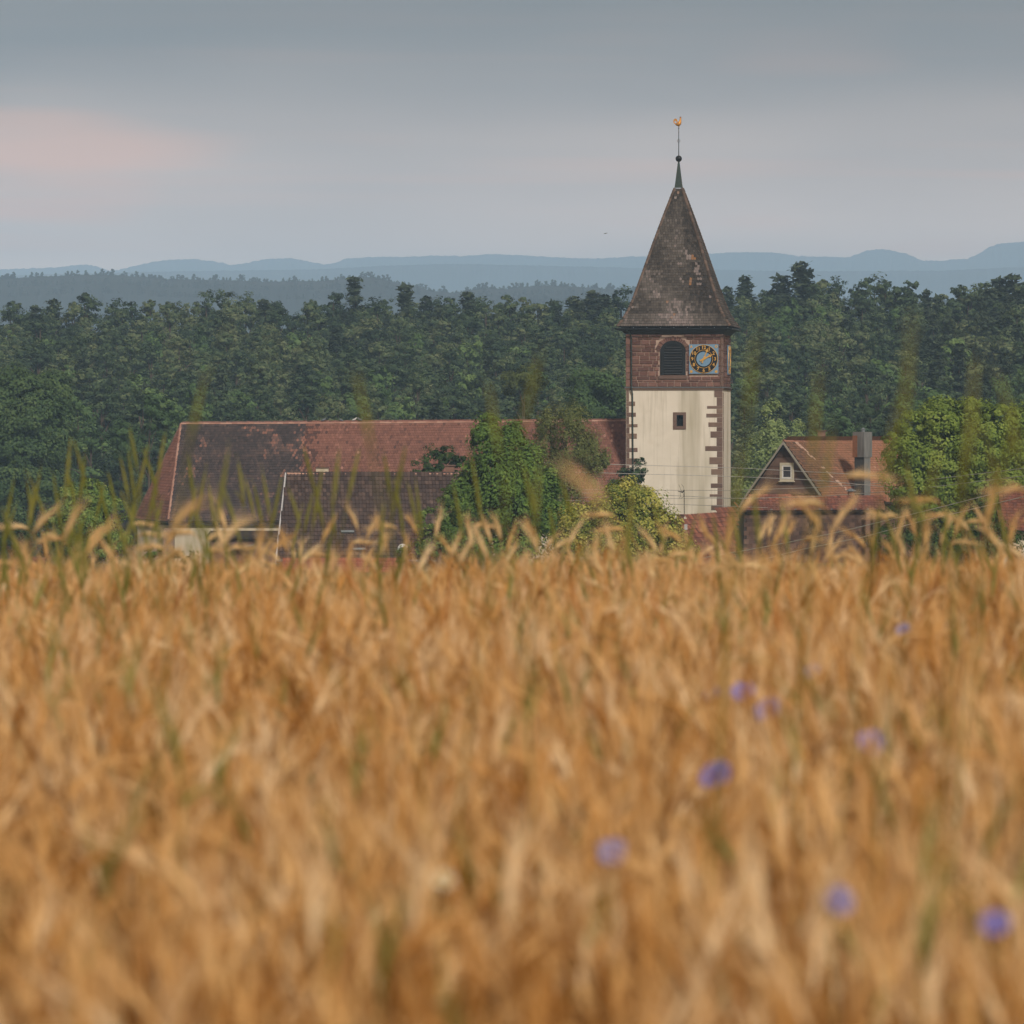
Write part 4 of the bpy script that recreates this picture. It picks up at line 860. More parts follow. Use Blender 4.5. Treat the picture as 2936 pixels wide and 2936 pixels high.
# red lean-to roof at the barn's foot
l0, l1, l2, l3 = at(805, 1606, 322.6), at(1140, 1606, 322.6), at(1150, 1690, 319.5), at(800, 1690, 319.5)
M_ORED = material('bright_red_tiles', [(0.0, (0.16, 0.05, 0.033)), (0.5, (0.27, 0.085, 0.055)), (1.0, (0.40, 0.16, 0.10))], rough=.85, scale=2, wtint=.4, wnoise=.2)
leanto = thing('lean_to_roof', 'bright red tiled lean-to just showing over the grain below the barn', 'shed', ((l0.x + l1.x) / 2, 321, 9))
c = Acc(); c.poly([p + lo for p in (l3, l2, l1, l0)], [(0, 1, 2, 3)]); c.build('roof', M_DECK, leanto)
g_ = Acc(); tiles(l3, l2 - l3, l0, [l3, l2, l1, l0], .21, .33, .035, 'pan', lambda u, v, a, b: .5 + rb.gauss(0, .15), g_); g_.build('roof_tiles', M_ORED, leanto, kind='stuff')
wallring([Vector((l3.x + .3, 320, 0)), Vector((l2.x - .3, 320, 0)), Vector((l2.x - .3, 322.5, 0)), Vector((l3.x + .3, 322.5, 0))], 8.5, l3.z, M_CREAM, 'wall', leanto)
# satellite dish on a pole by the barn
b = at(1155, 1574, 316); dish = thing('satellite_dish', 'round white satellite dish at the barn eaves', 'satellite dish', (b.x, b.y, 9))
c = Acc(); nv = [(0, 0)]; 
for i in range(4):
    for k in range(16):
        t0, t1 = k * math.pi / 8, (k + 1) * math.pi / 8; r0, r1 = .29 * i / 4, .29 * (i + 1) / 4; f = lambda r: -.10 + .75 * r * r
        c.poly([b + Vector((r * math.cos(t), -.1 - f(r) * -1, r * math.sin(t))) for r, t in ((r0, t0), (r1, t0), (r1, t1), (r0, t1))], [(0, 1, 2, 3)])
c.build('reflector', plain('dish_white', (.7, .7, .72), .5), dish)
c = Acc(); c.tube([b + Vector((0, -.05, -.33)), b + Vector((0, -.42, .02))], .012, 5); c.ball(b + Vector((0, -.42, .03)), .04, 8, 6); c.build('feed_arm', M_IRON, dish)
c = Acc(); c.tube([(b.x, b.y + .12, 9), (b.x, b.y + .12, b.z + .1)], .03, 6); c.build('pole', M_LEAD, dish)

# ---------------------------------------------------------------- gabled house
M_ORANGE = material('orange_clay_tiles', [(0.0, (0.06, 0.042, 0.032)), (0.25, (0.13, 0.075, 0.05)), (0.5, (0.235, 0.118, 0.066)), (0.75, (0.33, 0.15, 0.092)), (1.0, (0.5, 0.35, 0.28))], rough=.85, scale=1.2, wtint=.5, wnoise=.15)
M_SHING = material('brown_shingle_wall', [(0.0, (0.06, 0.034, 0.026)), (0.5, (0.11, 0.062, 0.045)), (1.0, (0.19, 0.115, 0.085))], rough=.85, scale=2, wtint=0, wnoise=.25, obj_rand=.45)
M_WHITE = plain('white_window_paint', (.75, .74, .72), .5, 0, .05); M_FRAME = plain('cream_window_surround', (.60, .54, .42), .6, 0, .08); M_GLASS = plain('window_glass', (.035, .04, .05), .08, 0, .3)
M_ZINC = material('zinc_sheet', [(0.2, (0.17, 0.18, 0.185)), (0.8, (0.34, 0.355, 0.36))], rough=.42, metal=.6, scale=2, wtint=0, wnoise=.5, stretch=(3, 3, .4)); M_RUST = plain('rust_sheet', (.27, .115, .055), .8)
rd, gd = Vector((.602, .799, 0)), Vector((.799, -.602, 0)); A = at(2253, 1265, 385); hw, hh_ = 3.02, 3.56; LR = 14.0
ErH, ElH = A + gd * hw - ZD * hh_, A - gd * hw - ZD * hh_
ErL = ErH + gd * .55 - ZD * .62; ElL = ElH - gd * .75 - ZD * 1.05
house = thing('gabled_house', 'brown shingled gable house with orange tiled roof and zinc chimney', 'house', (A.x, A.y, 9))
ov = rd * -.28; B = A + rd * LR
c = Acc(); lo = Vector((0, 0, -.07))
c.poly([p + lo for p in (A + ov, B, ErL + rd * LR, ErL + ov, ElL + rd * LR, ElL + ov)], [(3, 2, 1, 0), (0, 1, 4, 5)]); c.build('roof', M_DECK, house)
rh = random.Random(3)
def t_or(u, v, a, b):
    t = .55 + rh.gauss(0, .07) + .22 * u - .05
    if u < .55 and v > .25: t -= .20 * (1 - u / .55)
    ln = .02 + .33 * (1 - v)
    if abs(u - .09 - .18 * (1 - v)) < .012 and rh.random() < .5: t = .97
    return min(1, max(0, t))
g_ = Acc(); O = ErL + ov; tiles(O, rd, A + ov, [O, ErL + rd * LR, B, A + ov], .19, .20, .05, 'beaver', t_or, g_); g_.build('roof_tiles', M_ORANGE, house, kind='stuff')
g_ = Acc(); O = ElL + ov; tiles(O, rd, A + ov, [O, ElL + rd * LR, B, A + ov], .3, .33, .022, 'beaver', lambda *k: .4, g_); g_.build('back_roof_tiles', M_ORANGE, house, kind='stuff')
M_RIDGEO = material('ridge_tiles_orange', [(0.1, (0.28, 0.11, 0.07)), (0.9, (0.46, 0.24, 0.16))], rough=.88, scale=3, wtint=0, wnoise=.2, obj_rand=.3)
caps('ridge_tile', A + ov, B, .09, .38, M_RIDGEO, house, sag=.05)
gv = .06; c = Acc()
for p, q_ in ((A, ErH), (A, ElH), (ElH, ElL), (ErH, ErL)):
    c.box(p + ov - rd * .06 - ZD * .2, rd * .05, q_ - p, ZD * .2)
c.build('verge_board', plain('weathered_verge', (.34, .31, .26), .8), house)
# gable clad in lapped boards
zb0 = 9.0; n = 0; zt_ = A.z - .15
zrow = A.z - hh_ - .02
def half_at(z): return max(0.0, (A.z - z) / hh_ * hw - .12)
c = Acc(); c.poly([A + rd * .04 - ZD * .1, ErH + rd * .04, ElH + rd * .04], [(0, 1, 2)]); c.poly([ErH + rd * .04, ElH + rd * .04, ElH + rd * .04 - ZD * 5.8, ErH + rd * .04 - ZD * 5.8], [(0, 1, 2, 3)])
for p in (ErH, ElH): c.poly([p, p + rd * LR, p + rd * LR - ZD * 5.8, p - ZD * 5.8], [(0, 1, 2, 3)])
c.build('wall', M_SHING, house)
zrow = A.z - hh_
while zrow < A.z - .35:
    h1, h2 = half_at(zrow), half_at(zrow + .62); c = Acc(); z1 = min(zrow + .62, A.z - .15); o = A - ZD * (A.z - zrow)
    c.prism([o - gd * h1 - rd * .035, o + gd * h1 - rd * .035, o + gd * h2 + ZD * (z1 - zrow - .01) - rd * .005, o - gd * h2 + ZD * (z1 - zrow - .01) - rd * .005], rd * .04); c.build('cladding_panel', M_SHING, house); zrow += .62
wc = at(2257.5, 1353, 384.9); wc = wc - rd * ((wc - A).dot(rd)) - rd * .05
def wbox(acc, u0, u1, z0, z1, n0, n1): acc.box(wc + gd * u0 + ZD * z0 - rd * n1, gd * (u1 - u0), ZD * (z1 - z0), rd * (n1 - n0))
wu, wzz = .57, .62; c = Acc(); e = .17
for q_ in ((-wu, wu, -wzz, -wzz + e), (-wu, wu, wzz - e, wzz), (-wu, -wu + e, -wzz + e, wzz - e), (wu - e, wu, -wzz + e, wzz - e)): wbox(c, *q_, 0, .05)
win = c.build('window', M_FRAME, house); c = Acc(); e2 = e + .10
for q_ in ((-wu + e, wu - e, -wzz + e, -wzz + e2), (-wu + e, wu - e, wzz - e2, wzz - e), (-wu + e, -wu + e2, -wzz + e2, wzz - e2), (wu - e2, wu - e, -wzz + e2, wzz - e2)): wbox(c, *q_, 0, .035)
c.build('sash', M_WHITE, win); c = Acc(); wbox(c, -wu + e2, wu - e2, -wzz + e2, wzz - e2, -.01, .012); c.build('pane', M_GLASS, win); c = Acc(); wbox(c, -wu - .06, wu + .06, -wzz - .06, -wzz, 0, .11); c.build('sill', M_FRAME, win)
# zinc-clad chimney rising through the tiled slope
cp = at(2447, 1311, 383.5); w1, w2 = .95, .60
dn = Vector((0, 0, -1)); fA = Vector((.80, -.60, 0)) ; fx_ = Vector((.70, .714, 0)); fy_ = Vector((.714, -.70, 0))
cb = cp + fy_ * 0
def chbox(acc, s, z0, z1, o=cp): acc.box(o - (fx_ + fy_) * s * .0 + ZD * z0 + fy_ * (-.0), fx_ * s, fy_ * s, ZD * (z1 - z0))
b = at(2450, 1311, 386.0)
c = Acc(); c.box(b - ZD * 2.6, fy_ * .85, fx_ * .62, ZD * 2.6); chim = c.build('chimney', plain('dark_chimney_stack', (.06, .06, .06), .8), house)
c = Acc(); c.box(b - ZD * 2.6 + fy_ * .851 + fx_ * .0, fy_ * .03, fx_ * .63, ZD * 2.6); c.build('flashing', M_ZINC, chim)
c = Acc(); b2 = b - fy_ * .09 - fx_ * .09; c.box(b2 + ZD * .002, fy_ * 1.04, fx_ * .82, ZD * 1.72); c.build('zinc_casing', M_ZINC, chim)
c = Acc(); c.box(b2 - fx_ * .012 + ZD * .02 + fy_ * .0, fy_ * .42, fx_ * .01, ZD * 1.45); c.build('rust_panel', M_RUST, chim)
c = Acc(); t_ = b2 + fy_ * .6 + fx_ * .4 + ZD * 1.72; c.tube([t_, t_ + ZD * .16, t_ + ZD * .165, t_ + ZD * .28], [.14, .14, .2, .05], 8); c.build('cowl', M_LEAD, chim)
c = Acc(); b = at(2345, 1262, 389.5); c.box(b, (.52, 0, 0), (0, .5, 0), (0, 0, .60)); ch = c.build('chimney', M_BRICK, house); c = Acc(); c.box(b + Vector((-.08, -.08, .601)), (.68, 0, 0), (0, .66, 0), (0, 0, .07)); c.build('chimney_cap', M_QUOIN, ch)
c = Acc(); b = at(2440, 1424, 380.2); c.tube([b - ZD * .5, b + ZD * .35], .24, 9); vp = c.build('roof_vent', M_RUST, house); c = Acc(); c.tube([b + ZD * .36, b + ZD * .42, b + ZD * .55], [.34, .34, .05], 9); c.build('hood', M_LEAD, vp)

M_PANR = material('old_red_pantiles', [(0.0, (0.07, 0.032, 0.026)), (0.5, (0.17, 0.068, 0.048)), (0.8, (0.28, 0.105, 0.065)), (1.0, (0.42, 0.17, 0.09))], rough=.85, scale=2, wtint=0, wnoise=.2, obj_rand=.32)
M_PANRT = material('old_red_pantiles_joined', [(0.0, (0.07, 0.032, 0.026)), (0.5, (0.17, 0.068, 0.048)), (0.8, (0.28, 0.105, 0.065)), (1.0, (0.42, 0.17, 0.09))], rough=.85, scale=2, wtint=.45, wnoise=.2)
# dark annex in front of the house: tiled pent roof over shingled wall
a0, a1 = at(2150, 1421, 366), at(2540, 1429, 366); e0, e1 = at(2128, 1464, 363.6), at(2535, 1462, 363.6)
annex = thing('house_annex', 'low annex with red pent roof over dark shingled wall before the gabled house', 'annex', ((a0.x + a1.x) / 2, 366, 9))
c = Acc(); c.poly([p + lo for p in (e0, e1, a1, a0)], [(0, 1, 2, 3)]); c.poly([p + lo for p in (a0, a1, at(2540, 1470, 372), at(2150, 1470, 372))], [(0, 1, 2, 3)]); c.build('roof', M_DECK, annex)
g_ = Acc(); tiles(e0, e1 - e0, a0, [e0, e1, a1, a0], .21, .30, .035, 'pan', lambda u, v, a, b: .35 + rh.gauss(0, .14) + .3 * v, g_); g_.build('roof_tiles', M_PANRT, annex, kind='stuff')
caps('ridge_tile', a0, a1, .12, .38, M_RIDGEO, annex, sag=.05, down=.7)
wallring([Vector((e0.x + .1, e0.y + .35, 0)), Vector((e1.x - .1, e1.y + .35, 0)), Vector((e1.x - .1, 371.5, 0)), Vector((e0.x + .1, 371.5, 0))], 8.5, e0.z + .1, M_DECK, 'wall', annex)
nS = 0; z = 11.2
me = None; sc0 = Acc()
while z < e0.z - .1:
    nx = 25; row = int((z - 11.2) / .27)
    for k in range(nx):
        u = (k + (.5 if row % 2 else 0)) / nx; 
        if u > .97: continue
        pxu = 2128 + 407 * u
        if 2318 < pxu < 2352 and 12.6 < z < 13.9: continue
        c = Acc(); o = Vector((e0.x + .12 + (e1.x - e0.x - .2) * u, e0.y + .34, z)); c.block(o, ((e1.x - e0.x - .2) / nx - .015, 0, 0), (0, -.03, .29), (0, -.025, -.004), .006); c.build('shingle', M_SHING, annex)
    z += .27
c = Acc(); b = at(2320, 1514, 363.85); c.box(b, (.72, 0, 0), (0, .04, 0), (0, 0, 1.05)); wn = c.build('window', M_EAVE, annex); c = Acc(); c.box(b + Vector((.08, -.02, .08)), (.56, 0, 0), (0, .03, 0), (0, 0, .9)); c.build('pane', M_VOID, wn)
for k in range(9):
    c = Acc(); b = e0.lerp(e1, .2 + .085 * k); c.box(b + Vector((0, -.05, .03)), (.10, 0, 0), (0, .05, 0), (0, 0, .07)); c.build('snow_guard', M_LEAD, annex)
for px in (2482, 2503, 2524):
    c = Acc(); b = at(px, 1500, 363.3); c.box(b - ZD * 2.5, (.3, 0, 0), (0, .04, 0), (0, 0, 3.2)); c.build('post_board', M_SHING, annex)

# red pantile roof before the tower, with chimney
p0, p1, p2, p3 = at(1905, 1500, 293), at(2104, 1461, 302), at(2106, 1640, 296), at(1890, 1660, 288)
cot = thing('cottage_roof', 'old red pantiled cottage roof with sagging ridge right below the cream tower', 'cottage', ((p0.x + p1.x) / 2, 298, 9))
q0, q1 = Vector((p0.x, 300, p2.z)), Vector((p1.x, 309, p2.z))
c = Acc(); c.poly([p + lo for p in (p3, p2, p1, p0, q0, q1)], [(0, 1, 2, 3), (5, 4, 3, 2), (2, 5, 1), (1, 5, 2)][:1] + [(3, 2, 5, 4), (1, 5, 2)]); c.build('roof', M_DECK, cot)
g_ = Acc(); tiles(p3, p2 - p3, p0, [p3, p2, p1, p0], .20, .28, .05, 'pan', lambda u, v, a, b: .5 + rh.gauss(0, .15), g_, (cot, M_PANR), 290); g_.build('roof_tiles', M_PANRT, cot, kind='stuff')
caps('ridge_tile', p0, p1, .13, .36, M_RIDGEO, cot, sag=.06, down=.6)
wallring([Vector((p3.x + .3, p3.y + .6, 0)), Vector((p2.x - .25, p2.y + .6, 0)), Vector((q1.x - .25, q1.y - .4, 0)), Vector((q0.x, q0.y - .4, 0))], 8.5, p2.z - .05, M_CREAM, 'wall', cot)
c = Acc(); b = at(1940, 1512, 296); c.box(b - ZD * .6, (.38, 0, 0), (0, .45, 0), (0, 0, 1.22)); ch = c.build('chimney', M_BRICK, cot); c = Acc(); c.box(b + Vector((-.06, -.06, .621)), (.52, 0, 0), (0, .57, 0), (0, 0, .06)); c.build('chimney_cap', M_QUOIN, ch)
c = Acc(); b = at(1962, 1519, 291); c.box(b, (.16, 0, 0), (0, .05, 0), (0, 0, .28)); c.build('skylight_flashing', M_VERGE, cot)
# antenna on that chimney
b = at(1962, 1480, 296.2); ant = thing('roof_antenna', 'thin television aerial with bowed rods on the cottage chimney', 'antenna', b)
A_ = lambda px, py: at(px, py, 296.2)
c = Acc(); c.tube([A_(1962, 1482), A_(1961.5, 1404)], .018, 5); c.build('mast', M_IRON, ant)
c = Acc(); c.tube([A_(1961.5, 1406), A_(1957, 1411), A_(1943, 1408)], [.02, .045, .01], 5); c.build('boom', M_IRON, ant)
for pts_ in (((1961.5, 1406), (1960, 1396), (1954, 1389)), ((1954, 1409), (1949, 1396), (1946, 1389)), ((1961, 1408), (1960, 1424), (1952, 1429)), ((1950, 1411), (1951, 1424), (1947, 1429))):
    c = Acc(); c.tube([A_(*q_) for q_ in pts_], .009, 4); c.build('rod', M_IRON, ant)

# two more roofs that only show over the grain
def small_roof(name, label, cat, r0, r1, f1, f0, d0, mat, seed):
    a_, b_, c_, d_ = at(*r0, d0), at(*r1, d0), at(*f1, d0 - 4.5), at(*f0, d0 - 4.5); root = thing(name, label, cat, ((a_.x + b_.x) / 2, d0, 9)); rr_ = random.Random(seed)
    c = Acc(); c.poly([p + lo for p in (d_, c_, b_, a_)], [(0, 1, 2, 3)]); bk = [Vector((a_.x, d0 + 4.5, d_.z)), Vector((b_.x, d0 + 4.5, d_.z))]; c.poly([bk[1], bk[0], a_ + lo, b_ + lo], [(0, 1, 2, 3)]); c.build('roof', M_DECK, root)
    g_ = Acc(); tiles(d_, c_ - d_, a_, [d_, c_, b_, a_], .22, .33, .035, 'pan', lambda u, v, x, y: .45 + rr_.gauss(0, .13), g_); g_.build('roof_tiles', mat, root, kind='stuff')
    caps('ridge_tile', a_, b_, .13, .38, M_HIP, root, down=.6)
    wallring([Vector((d_.x + .3, d0 - 4, 0)), Vector((c_.x - .3, d0 - 4, 0)), Vector((c_.x - .3, d0 + 4, 0)), Vector((d_.x + .3, d0 + 4, 0))], 8.5, d_.z - .05, M_CREAM, 'wall', root); return root
small_roof('cottage_roof', 'dark red cottage roof peeping out past the walnut tree', 'cottage', (2868, 1401), (3190, 1399), (3200, 1525), (2862, 1522), 300, M_PANRT, 31)
small_roof('shed_roof', 'small dark red shed roof low over the grain near the round tree', 'shed', (40, 1597), (125, 1597), (128, 1660), (36, 1660), 290, M_PANRT, 32)

# ---------------------------------------------------------------- wires
M_WIRE = plain('wire_aluminium', (.55, .55, .54), .5, .2)
def wire(pts, lab, r=.02):
    c = Acc(); P = [at(*p) for p in pts]; out = []
    for i in range(len(P) - 1):
        for k in range(6): out.append(P[i].lerp(P[i + 1], k / 6.0))
    out.append(P[-1]); sm = [out[0]] + [(out[i - 1] + out[i] * 2 + out[i + 1]) / 4 for i in range(1, len(out) - 1)] + [out[-1]]
    c.tube(sm, r * .95, 5, cap=False); o = c.build('overhead_wire', M_WIRE); tag(o, lab, 'wire', 'overhead wires across the village')
wire([(1500, 1325, 384), (2100, 1341, 376), (2250, 1349, 372), (2490, 1362, 366), (2700, 1385, 358)], 'topmost overhead wire passing behind the tower corner and over the gable window')
wire([(1500, 1350, 383), (2100, 1366, 375), (2330, 1376, 370), (2560, 1398, 364), (2700, 1420, 358)], 'overhead wire crossing the gable just below its window')
wire([(1600, 1402, 360), (1890, 1405.5, 350), (2100, 1406, 344), (2345, 1398, 338), (2534, 1385, 330), (2650, 1377, 322), (2936, 1343, 300), (3300, 1290, 270)], 'upper overhead wire rising across the walnut tree', .017)
wire([(1600, 1412, 360), (1890, 1419, 350), (2100, 1429, 344), (2345, 1424, 338), (2535, 1410, 330), (2650, 1399, 322), (2936, 1365, 300), (3300, 1310, 270)], 'second overhead wire rising across the walnut tree below the upper one', .017)
wire([(1600, 1425, 355), (1890, 1429.5, 347), (2100, 1429.5, 342), (2200, 1431, 338)], 'faint wire crossing low over the cream tower wall', .014)
wire([(1600, 1434, 340), (1890, 1444, 330), (2100, 1452, 322), (2200, 1456, 318)], 'lowest wire crossing the cream tower above the cottage ridge', .016)
wire([(1800, 1655, 272), (1990, 1604, 268), (2200, 1567, 262), (2400, 1527, 256), (2650, 1466, 250), (2780, 1433, 247), (2936, 1394, 243), (3200, 1325, 238)], 'thick overhead wire rising past the dark shrubs under the walnut tree', .02)
wire([(2050, 1640, 268), (2300, 1575, 262), (2475, 1540, 258), (2650, 1492, 253), (2780, 1462, 249), (2936, 1424, 245), (3200, 1358, 240)], 'lower overhead wire rising towards the far red roof', .018)

# ---------------------------------------------------------------- birds
def bird(px, py, d, flip, mat, label, k=1.0):
    b = at(px, py, d); s = (-1 if flip else 1) * k; c = Acc(); P = lambda x, z: b + Vector((x * s, 0, z * k))
    c.tube([P(-.20, .06), P(-.12, .085), P(-.04, .11), P(.05, .14), P(.10, .19), P(.125, .235), P(.15, .25), P(.185, .243)], [v * k for v in (.012, .045, .068, .066, .042, .036, .030, .005)], 9)
    root = thing('pigeon', label, 'pigeon', b, 'pigeons resting on the nave ridge'); c.build('body', mat, root, smooth=True)
    for o in (-.02, .02):
        c = Acc(); c.tube([P(0, .08) + Vector((0, o, 0)), P(.01, 0) + Vector((0, o, 0)), P(.05, .0) + Vector((0, o, 0))], .006, 4); c.build('leg', M_RUST, root)
M_PG = plain('pigeon_grey', (.16, .18, .22), .7); M_PW = plain('pigeon_white', (.6, .6, .6), .7)
def ridge_d(px): return Rl.lerp(Rr, (px - 519) / 1278.0).y - .02
bird(1016, 1207.5, ridge_d(1016), False, M_PW, 'pale pigeon sitting on the nave ridge beside a grey one'); bird(1031, 1207.5, ridge_d(1031), True, M_PG, 'grey pigeon sitting on the nave ridge next to the pale one')
bird(928, 1208.5, ridge_d(928), False, M_PG, 'lone small pigeon on the nave ridge nearer the dark choir tiles'); bird(978, 1208, ridge_d(978), True, M_PG, 'dark pigeon on the nave ridge between the lone one and the pair', .8)
b = at(1735, 670, 500); fb = thing('flying_bird', 'tiny bird gliding in the pale sky beside the spire', 'bird', b); c = Acc()
c.tube([b + Vector((-.13, 0, 0)), b + Vector((0, 0, .02)), b + Vector((.12, 0, .02))], [.008, .035, .008], 7); c.build('body', M_PG, fb)
for s in (-1, 1):
    c = Acc(); c.prism([b + Vector((-.05, s * .05, .03)), b + Vector((.1, s * .05, .03)), b + Vector((.15, s * .2, .06)), b + Vector((.2, s * .34, .04)), b + Vector((.1, s * .22, .05))], (0, 0, .012)); c.build('wing', M_PG, fb)
# ---------------------------------------------------------------- grain
GRAIN = [(0.0, (0.13, 0.048, 0.007)), (0.28, (0.34, 0.138, 0.026)), (0.55, (0.58, 0.295, 0.085)), (0.8, (0.77, 0.49, 0.21)), (1.0, (0.87, 0.66, 0.40))]
M_GRAIN = material('ripe_grain', GRAIN, rough=.7, scale=9, wtint=.30, wnoise=.12, inst=.42, transl=.15, spec=.2)
M_GREEN = material('green_stalk', [(0.0, (0.07, 0.085, 0.012)), (0.5, (0.15, 0.165, 0.028)), (1.0, (0.27, 0.26, 0.07))], rough=.65, scale=6, wtint=.35, wnoise=.2, inst=.3, transl=.25)
M_GRAIN_S = material('ripe_stalk', [(0.0, (0.37, 0.165, 0.040)), (0.4, (0.62, 0.38, 0.14)), (0.8, (0.80, 0.60, 0.32)), (1.0, (0.86, 0.70, 0.45))], rough=.7, scale=9, wtint=.30, wnoise=.12, obj_rand=.2, transl=.22, spec=.2)
M_GREEN_S = material('green_rye', [(0.0, (0.09, 0.10, 0.015)), (0.5, (0.18, 0.195, 0.035)), (1.0, (0.31, 0.30, 0.085))], rough=.65, scale=6, wtint=.3, wnoise=.2, obj_rand=.2, transl=.25)
M_RUSTLEAF = material('rust_leaf', [(0.1, (0.30, 0.09, 0.02)), (0.9, (0.50, 0.20, 0.05))], rough=.7, scale=8, wtint=0, wnoise=.4, transl=.3)

def bent(base, h, lean, laz, ear, nod, naz, n1=10, n2=8):
    """Stem and ear paths: a stem rising h with a lean, the ear turning over by nod towards azimuth naz."""
    P = [np.array(base, float)]; d = np.array([0, 0, 1.0]); la = np.array([math.cos(laz), math.sin(laz), 0]); na = np.array([math.cos(naz), math.sin(naz), 0])
    for i in range(n1):
        t = (i + 1) / n1; a = lean * t + nod * .35 * max(0, t - .86) / .14; dd = np.array([0, 0, math.cos(a)]) + math.sin(lean * t) * la + math.sin(nod * .35 * max(0, t - .86) / .14) * na; dd /= np.linalg.norm(dd); P.append(P[-1] + dd * h / n1)
    E = [P[-1]]; v = P[-1] - P[-2]; v = v / np.linalg.norm(v)
    for i in range(n2):
        a = nod * .65 * (2.0 * (n2 - i) - 1) / n2 ** 2; k = na - v * na.dot(v); kn = np.linalg.norm(k); k = k / kn if kn > .05 else np.array([0, 0, -1.0]) - v * -v[2]; v = v * math.cos(a) + k * math.sin(a); v /= np.linalg.norm(v); E.append(E[-1] + v * ear / n2)
    return P, E
def stalk_geo(g, base, h, lean, laz, ear, nod, naz, er=.0062, awn=.09, nawn=14, nleaf=2, sr=.0016, leafl=.26, bumps=True, aw=.0011):
    """(stem Acc, ear Acc, leaf Acc) of one stalk."""
    P, E = bent(base, h, lean, laz, ear, nod, naz); st, ea, lf = Acc(), Acc(), Acc()
    st.tube(P, [sr * 1.5] * 3 + [sr] * (len(P) - 3), 4, .30, cap=False)
    n = len(E); rad = [er * (.55, .95, 1.05, 1.0, .92, .75, .5, .12)[min(7, int(i * 8 / n))] * (1 + (.16 if i % 2 else -.1) * bumps) for i in range(n)]
    ea.tube(E, rad, 6, .74)
    for k in range(nawn):
        i = g.integers(1, n); d = E[i] - E[i - 1]; d = d / np.linalg.norm(d); s = g.normal(size=3) * .24; v = d + s - d * s.dot(d) + np.array([0, 0, -.05]); v /= np.linalg.norm(v); sd = np.cross(v, g.normal(size=3)); sd /= max(1e-6, np.linalg.norm(sd))
        L_ = awn * g.uniform(.6, 1.2); q = E[i] + v * er * .6; ea.poly([q - sd * aw, q + sd * aw, q + v * L_], [(0, 1, 2)], .86)
    for k in range(nleaf):
        t = g.uniform(.35, .92); i = min(len(P) - 2, int(t * (len(P) - 1))); q = P[i] + (P[i + 1] - P[i]) * g.random(); a = g.uniform(0, 6.28); L_ = leafl * g.uniform(.5, 1.2); o = np.array([math.cos(a), math.sin(a), 0]); s = np.array([-o[1], o[0], g.uniform(-.5, .5)]); pts = []
        up, dr = g.uniform(.4, 1.2), g.uniform(.2, 1.4); wd = g.uniform(.0025, .0055)
        for j in range(5):
            f = j / 4.0; c = q + o * L_ * f * .7 + np.array([0, 0, L_ * (up * f - dr * f * f * .7)]); pts += [c - s * wd * (1 - f ** 2), c + s * wd * (1 - f ** 2)]
        lf.poly(pts, [(2 * j, 2 * j + 1, 2 * j + 3, 2 * j + 2) for j in range(4)], .12 + .4 * g.random())
    return st, ea, lf
def merge(*accs):
    m = Acc()
    for a in accs:
        b = len(m.v); m.v += a.v; m.f += [tuple(b + i for i in f) for f in a.f]; m.t += a.t
    return m
# -- source plants; they live only inside the grain object's node tree
src = []
gs = np.random.default_rng(77)
for i in range(14):
    green = i >= 12
    h = gs.uniform(.70, .84); nod = gs.choice([.1, .2, .3, .45, .7, 1.1, 1.9]) * gs.uniform(.8, 1.15)
    if green: nod *= .5
    st, ea, lf = stalk_geo(gs, (0, 0, 0), h, gs.uniform(.02, .16), gs.uniform(0, 6.28), gs.uniform(.085, .12), nod, gs.uniform(0, 6.28), er=gs.uniform(.0058, .0074), awn=.11, nawn=18, nleaf=4, leafl=.32, aw=.0015)
    m = merge(st, ea, lf); o = m.build('grain_plant', M_GREEN if green else M_GRAIN, smooth=True); col.objects.unlink(o); src.append(o)
g = np.random.default_rng(12); PTS = []
d = 3.0
while d < 47:
    hw_ = .092 * d * 1.15 + 1.6; step = 1 / math.sqrt(GRAIN_DENS)
    step *= 1.42 if d < 13 else 1.12 if d < 18 else 1.0
    for x in np.arange(-hw_, hw_, step): PTS.append((x + g.uniform(-.5, .5) * step, d + g.uniform(-.5, .5) * step))
    d += step
PTS = np.array(PTS); nP = len(PTS); Z = np.array([field_z(x, y) for x, y in PTS])
patchy = np.array([.5 + .22 * math.sin(x * 1.9 + 1.3 * math.sin(y * .7)) + .2 * math.sin(y * .9 + x * .6) + .12 * math.sin(x * 5 + y * 2.3) for x, y in PTS])
me = bpy.data.meshes.new('grain_field'); me.vertices.add(nP); me.vertices.foreach_set('co', np.column_stack([PTS, Z]).astype(np.float32).ravel())
def attr(n, t, v): a = me.attributes.new(n, t, 'POINT'); a.data.foreach_set('vector' if t == 'FLOAT_VECTOR' else 'value', v.ravel())
var = g.integers(0, 12, nP); gm = g.random(nP) < (.035 + .05 * (patchy > .8)); var[gm] = g.integers(12, 14, gm.sum())
attr('variant', 'INT', var.astype(np.int32)); rotv = np.column_stack([g.normal(0, .09, nP), g.normal(0, .09, nP), g.uniform(0, 6.283, nP)]); attr('turn', 'FLOAT_VECTOR', rotv.astype(np.float32))
scl = np.clip(g.normal(1.0, .065, nP) + .12 * (g.random(nP) < .07) + .06 * (patchy - .5), .8, 1.26); attr('size', 'FLOAT', scl.astype(np.float32))
attr('hue', 'FLOAT', np.clip(g.normal(.5, .27, nP) + .3 * (patchy - .5), 0, 1).astype(np.float32))
field = link('grain_field', me); tag(field, 'field of ripe golden bearded grain reaching up to the village', 'grain', kind='stuff')
ng_ = bpy.data.node_groups.new('grain', 'GeometryNodeTree'); ng_.interface.new_socket('Geometry', in_out='INPUT', socket_type='NodeSocketGeometry'); ng_.interface.new_socket('Geometry', in_out='OUTPUT', socket_type='NodeSocketGeometry')
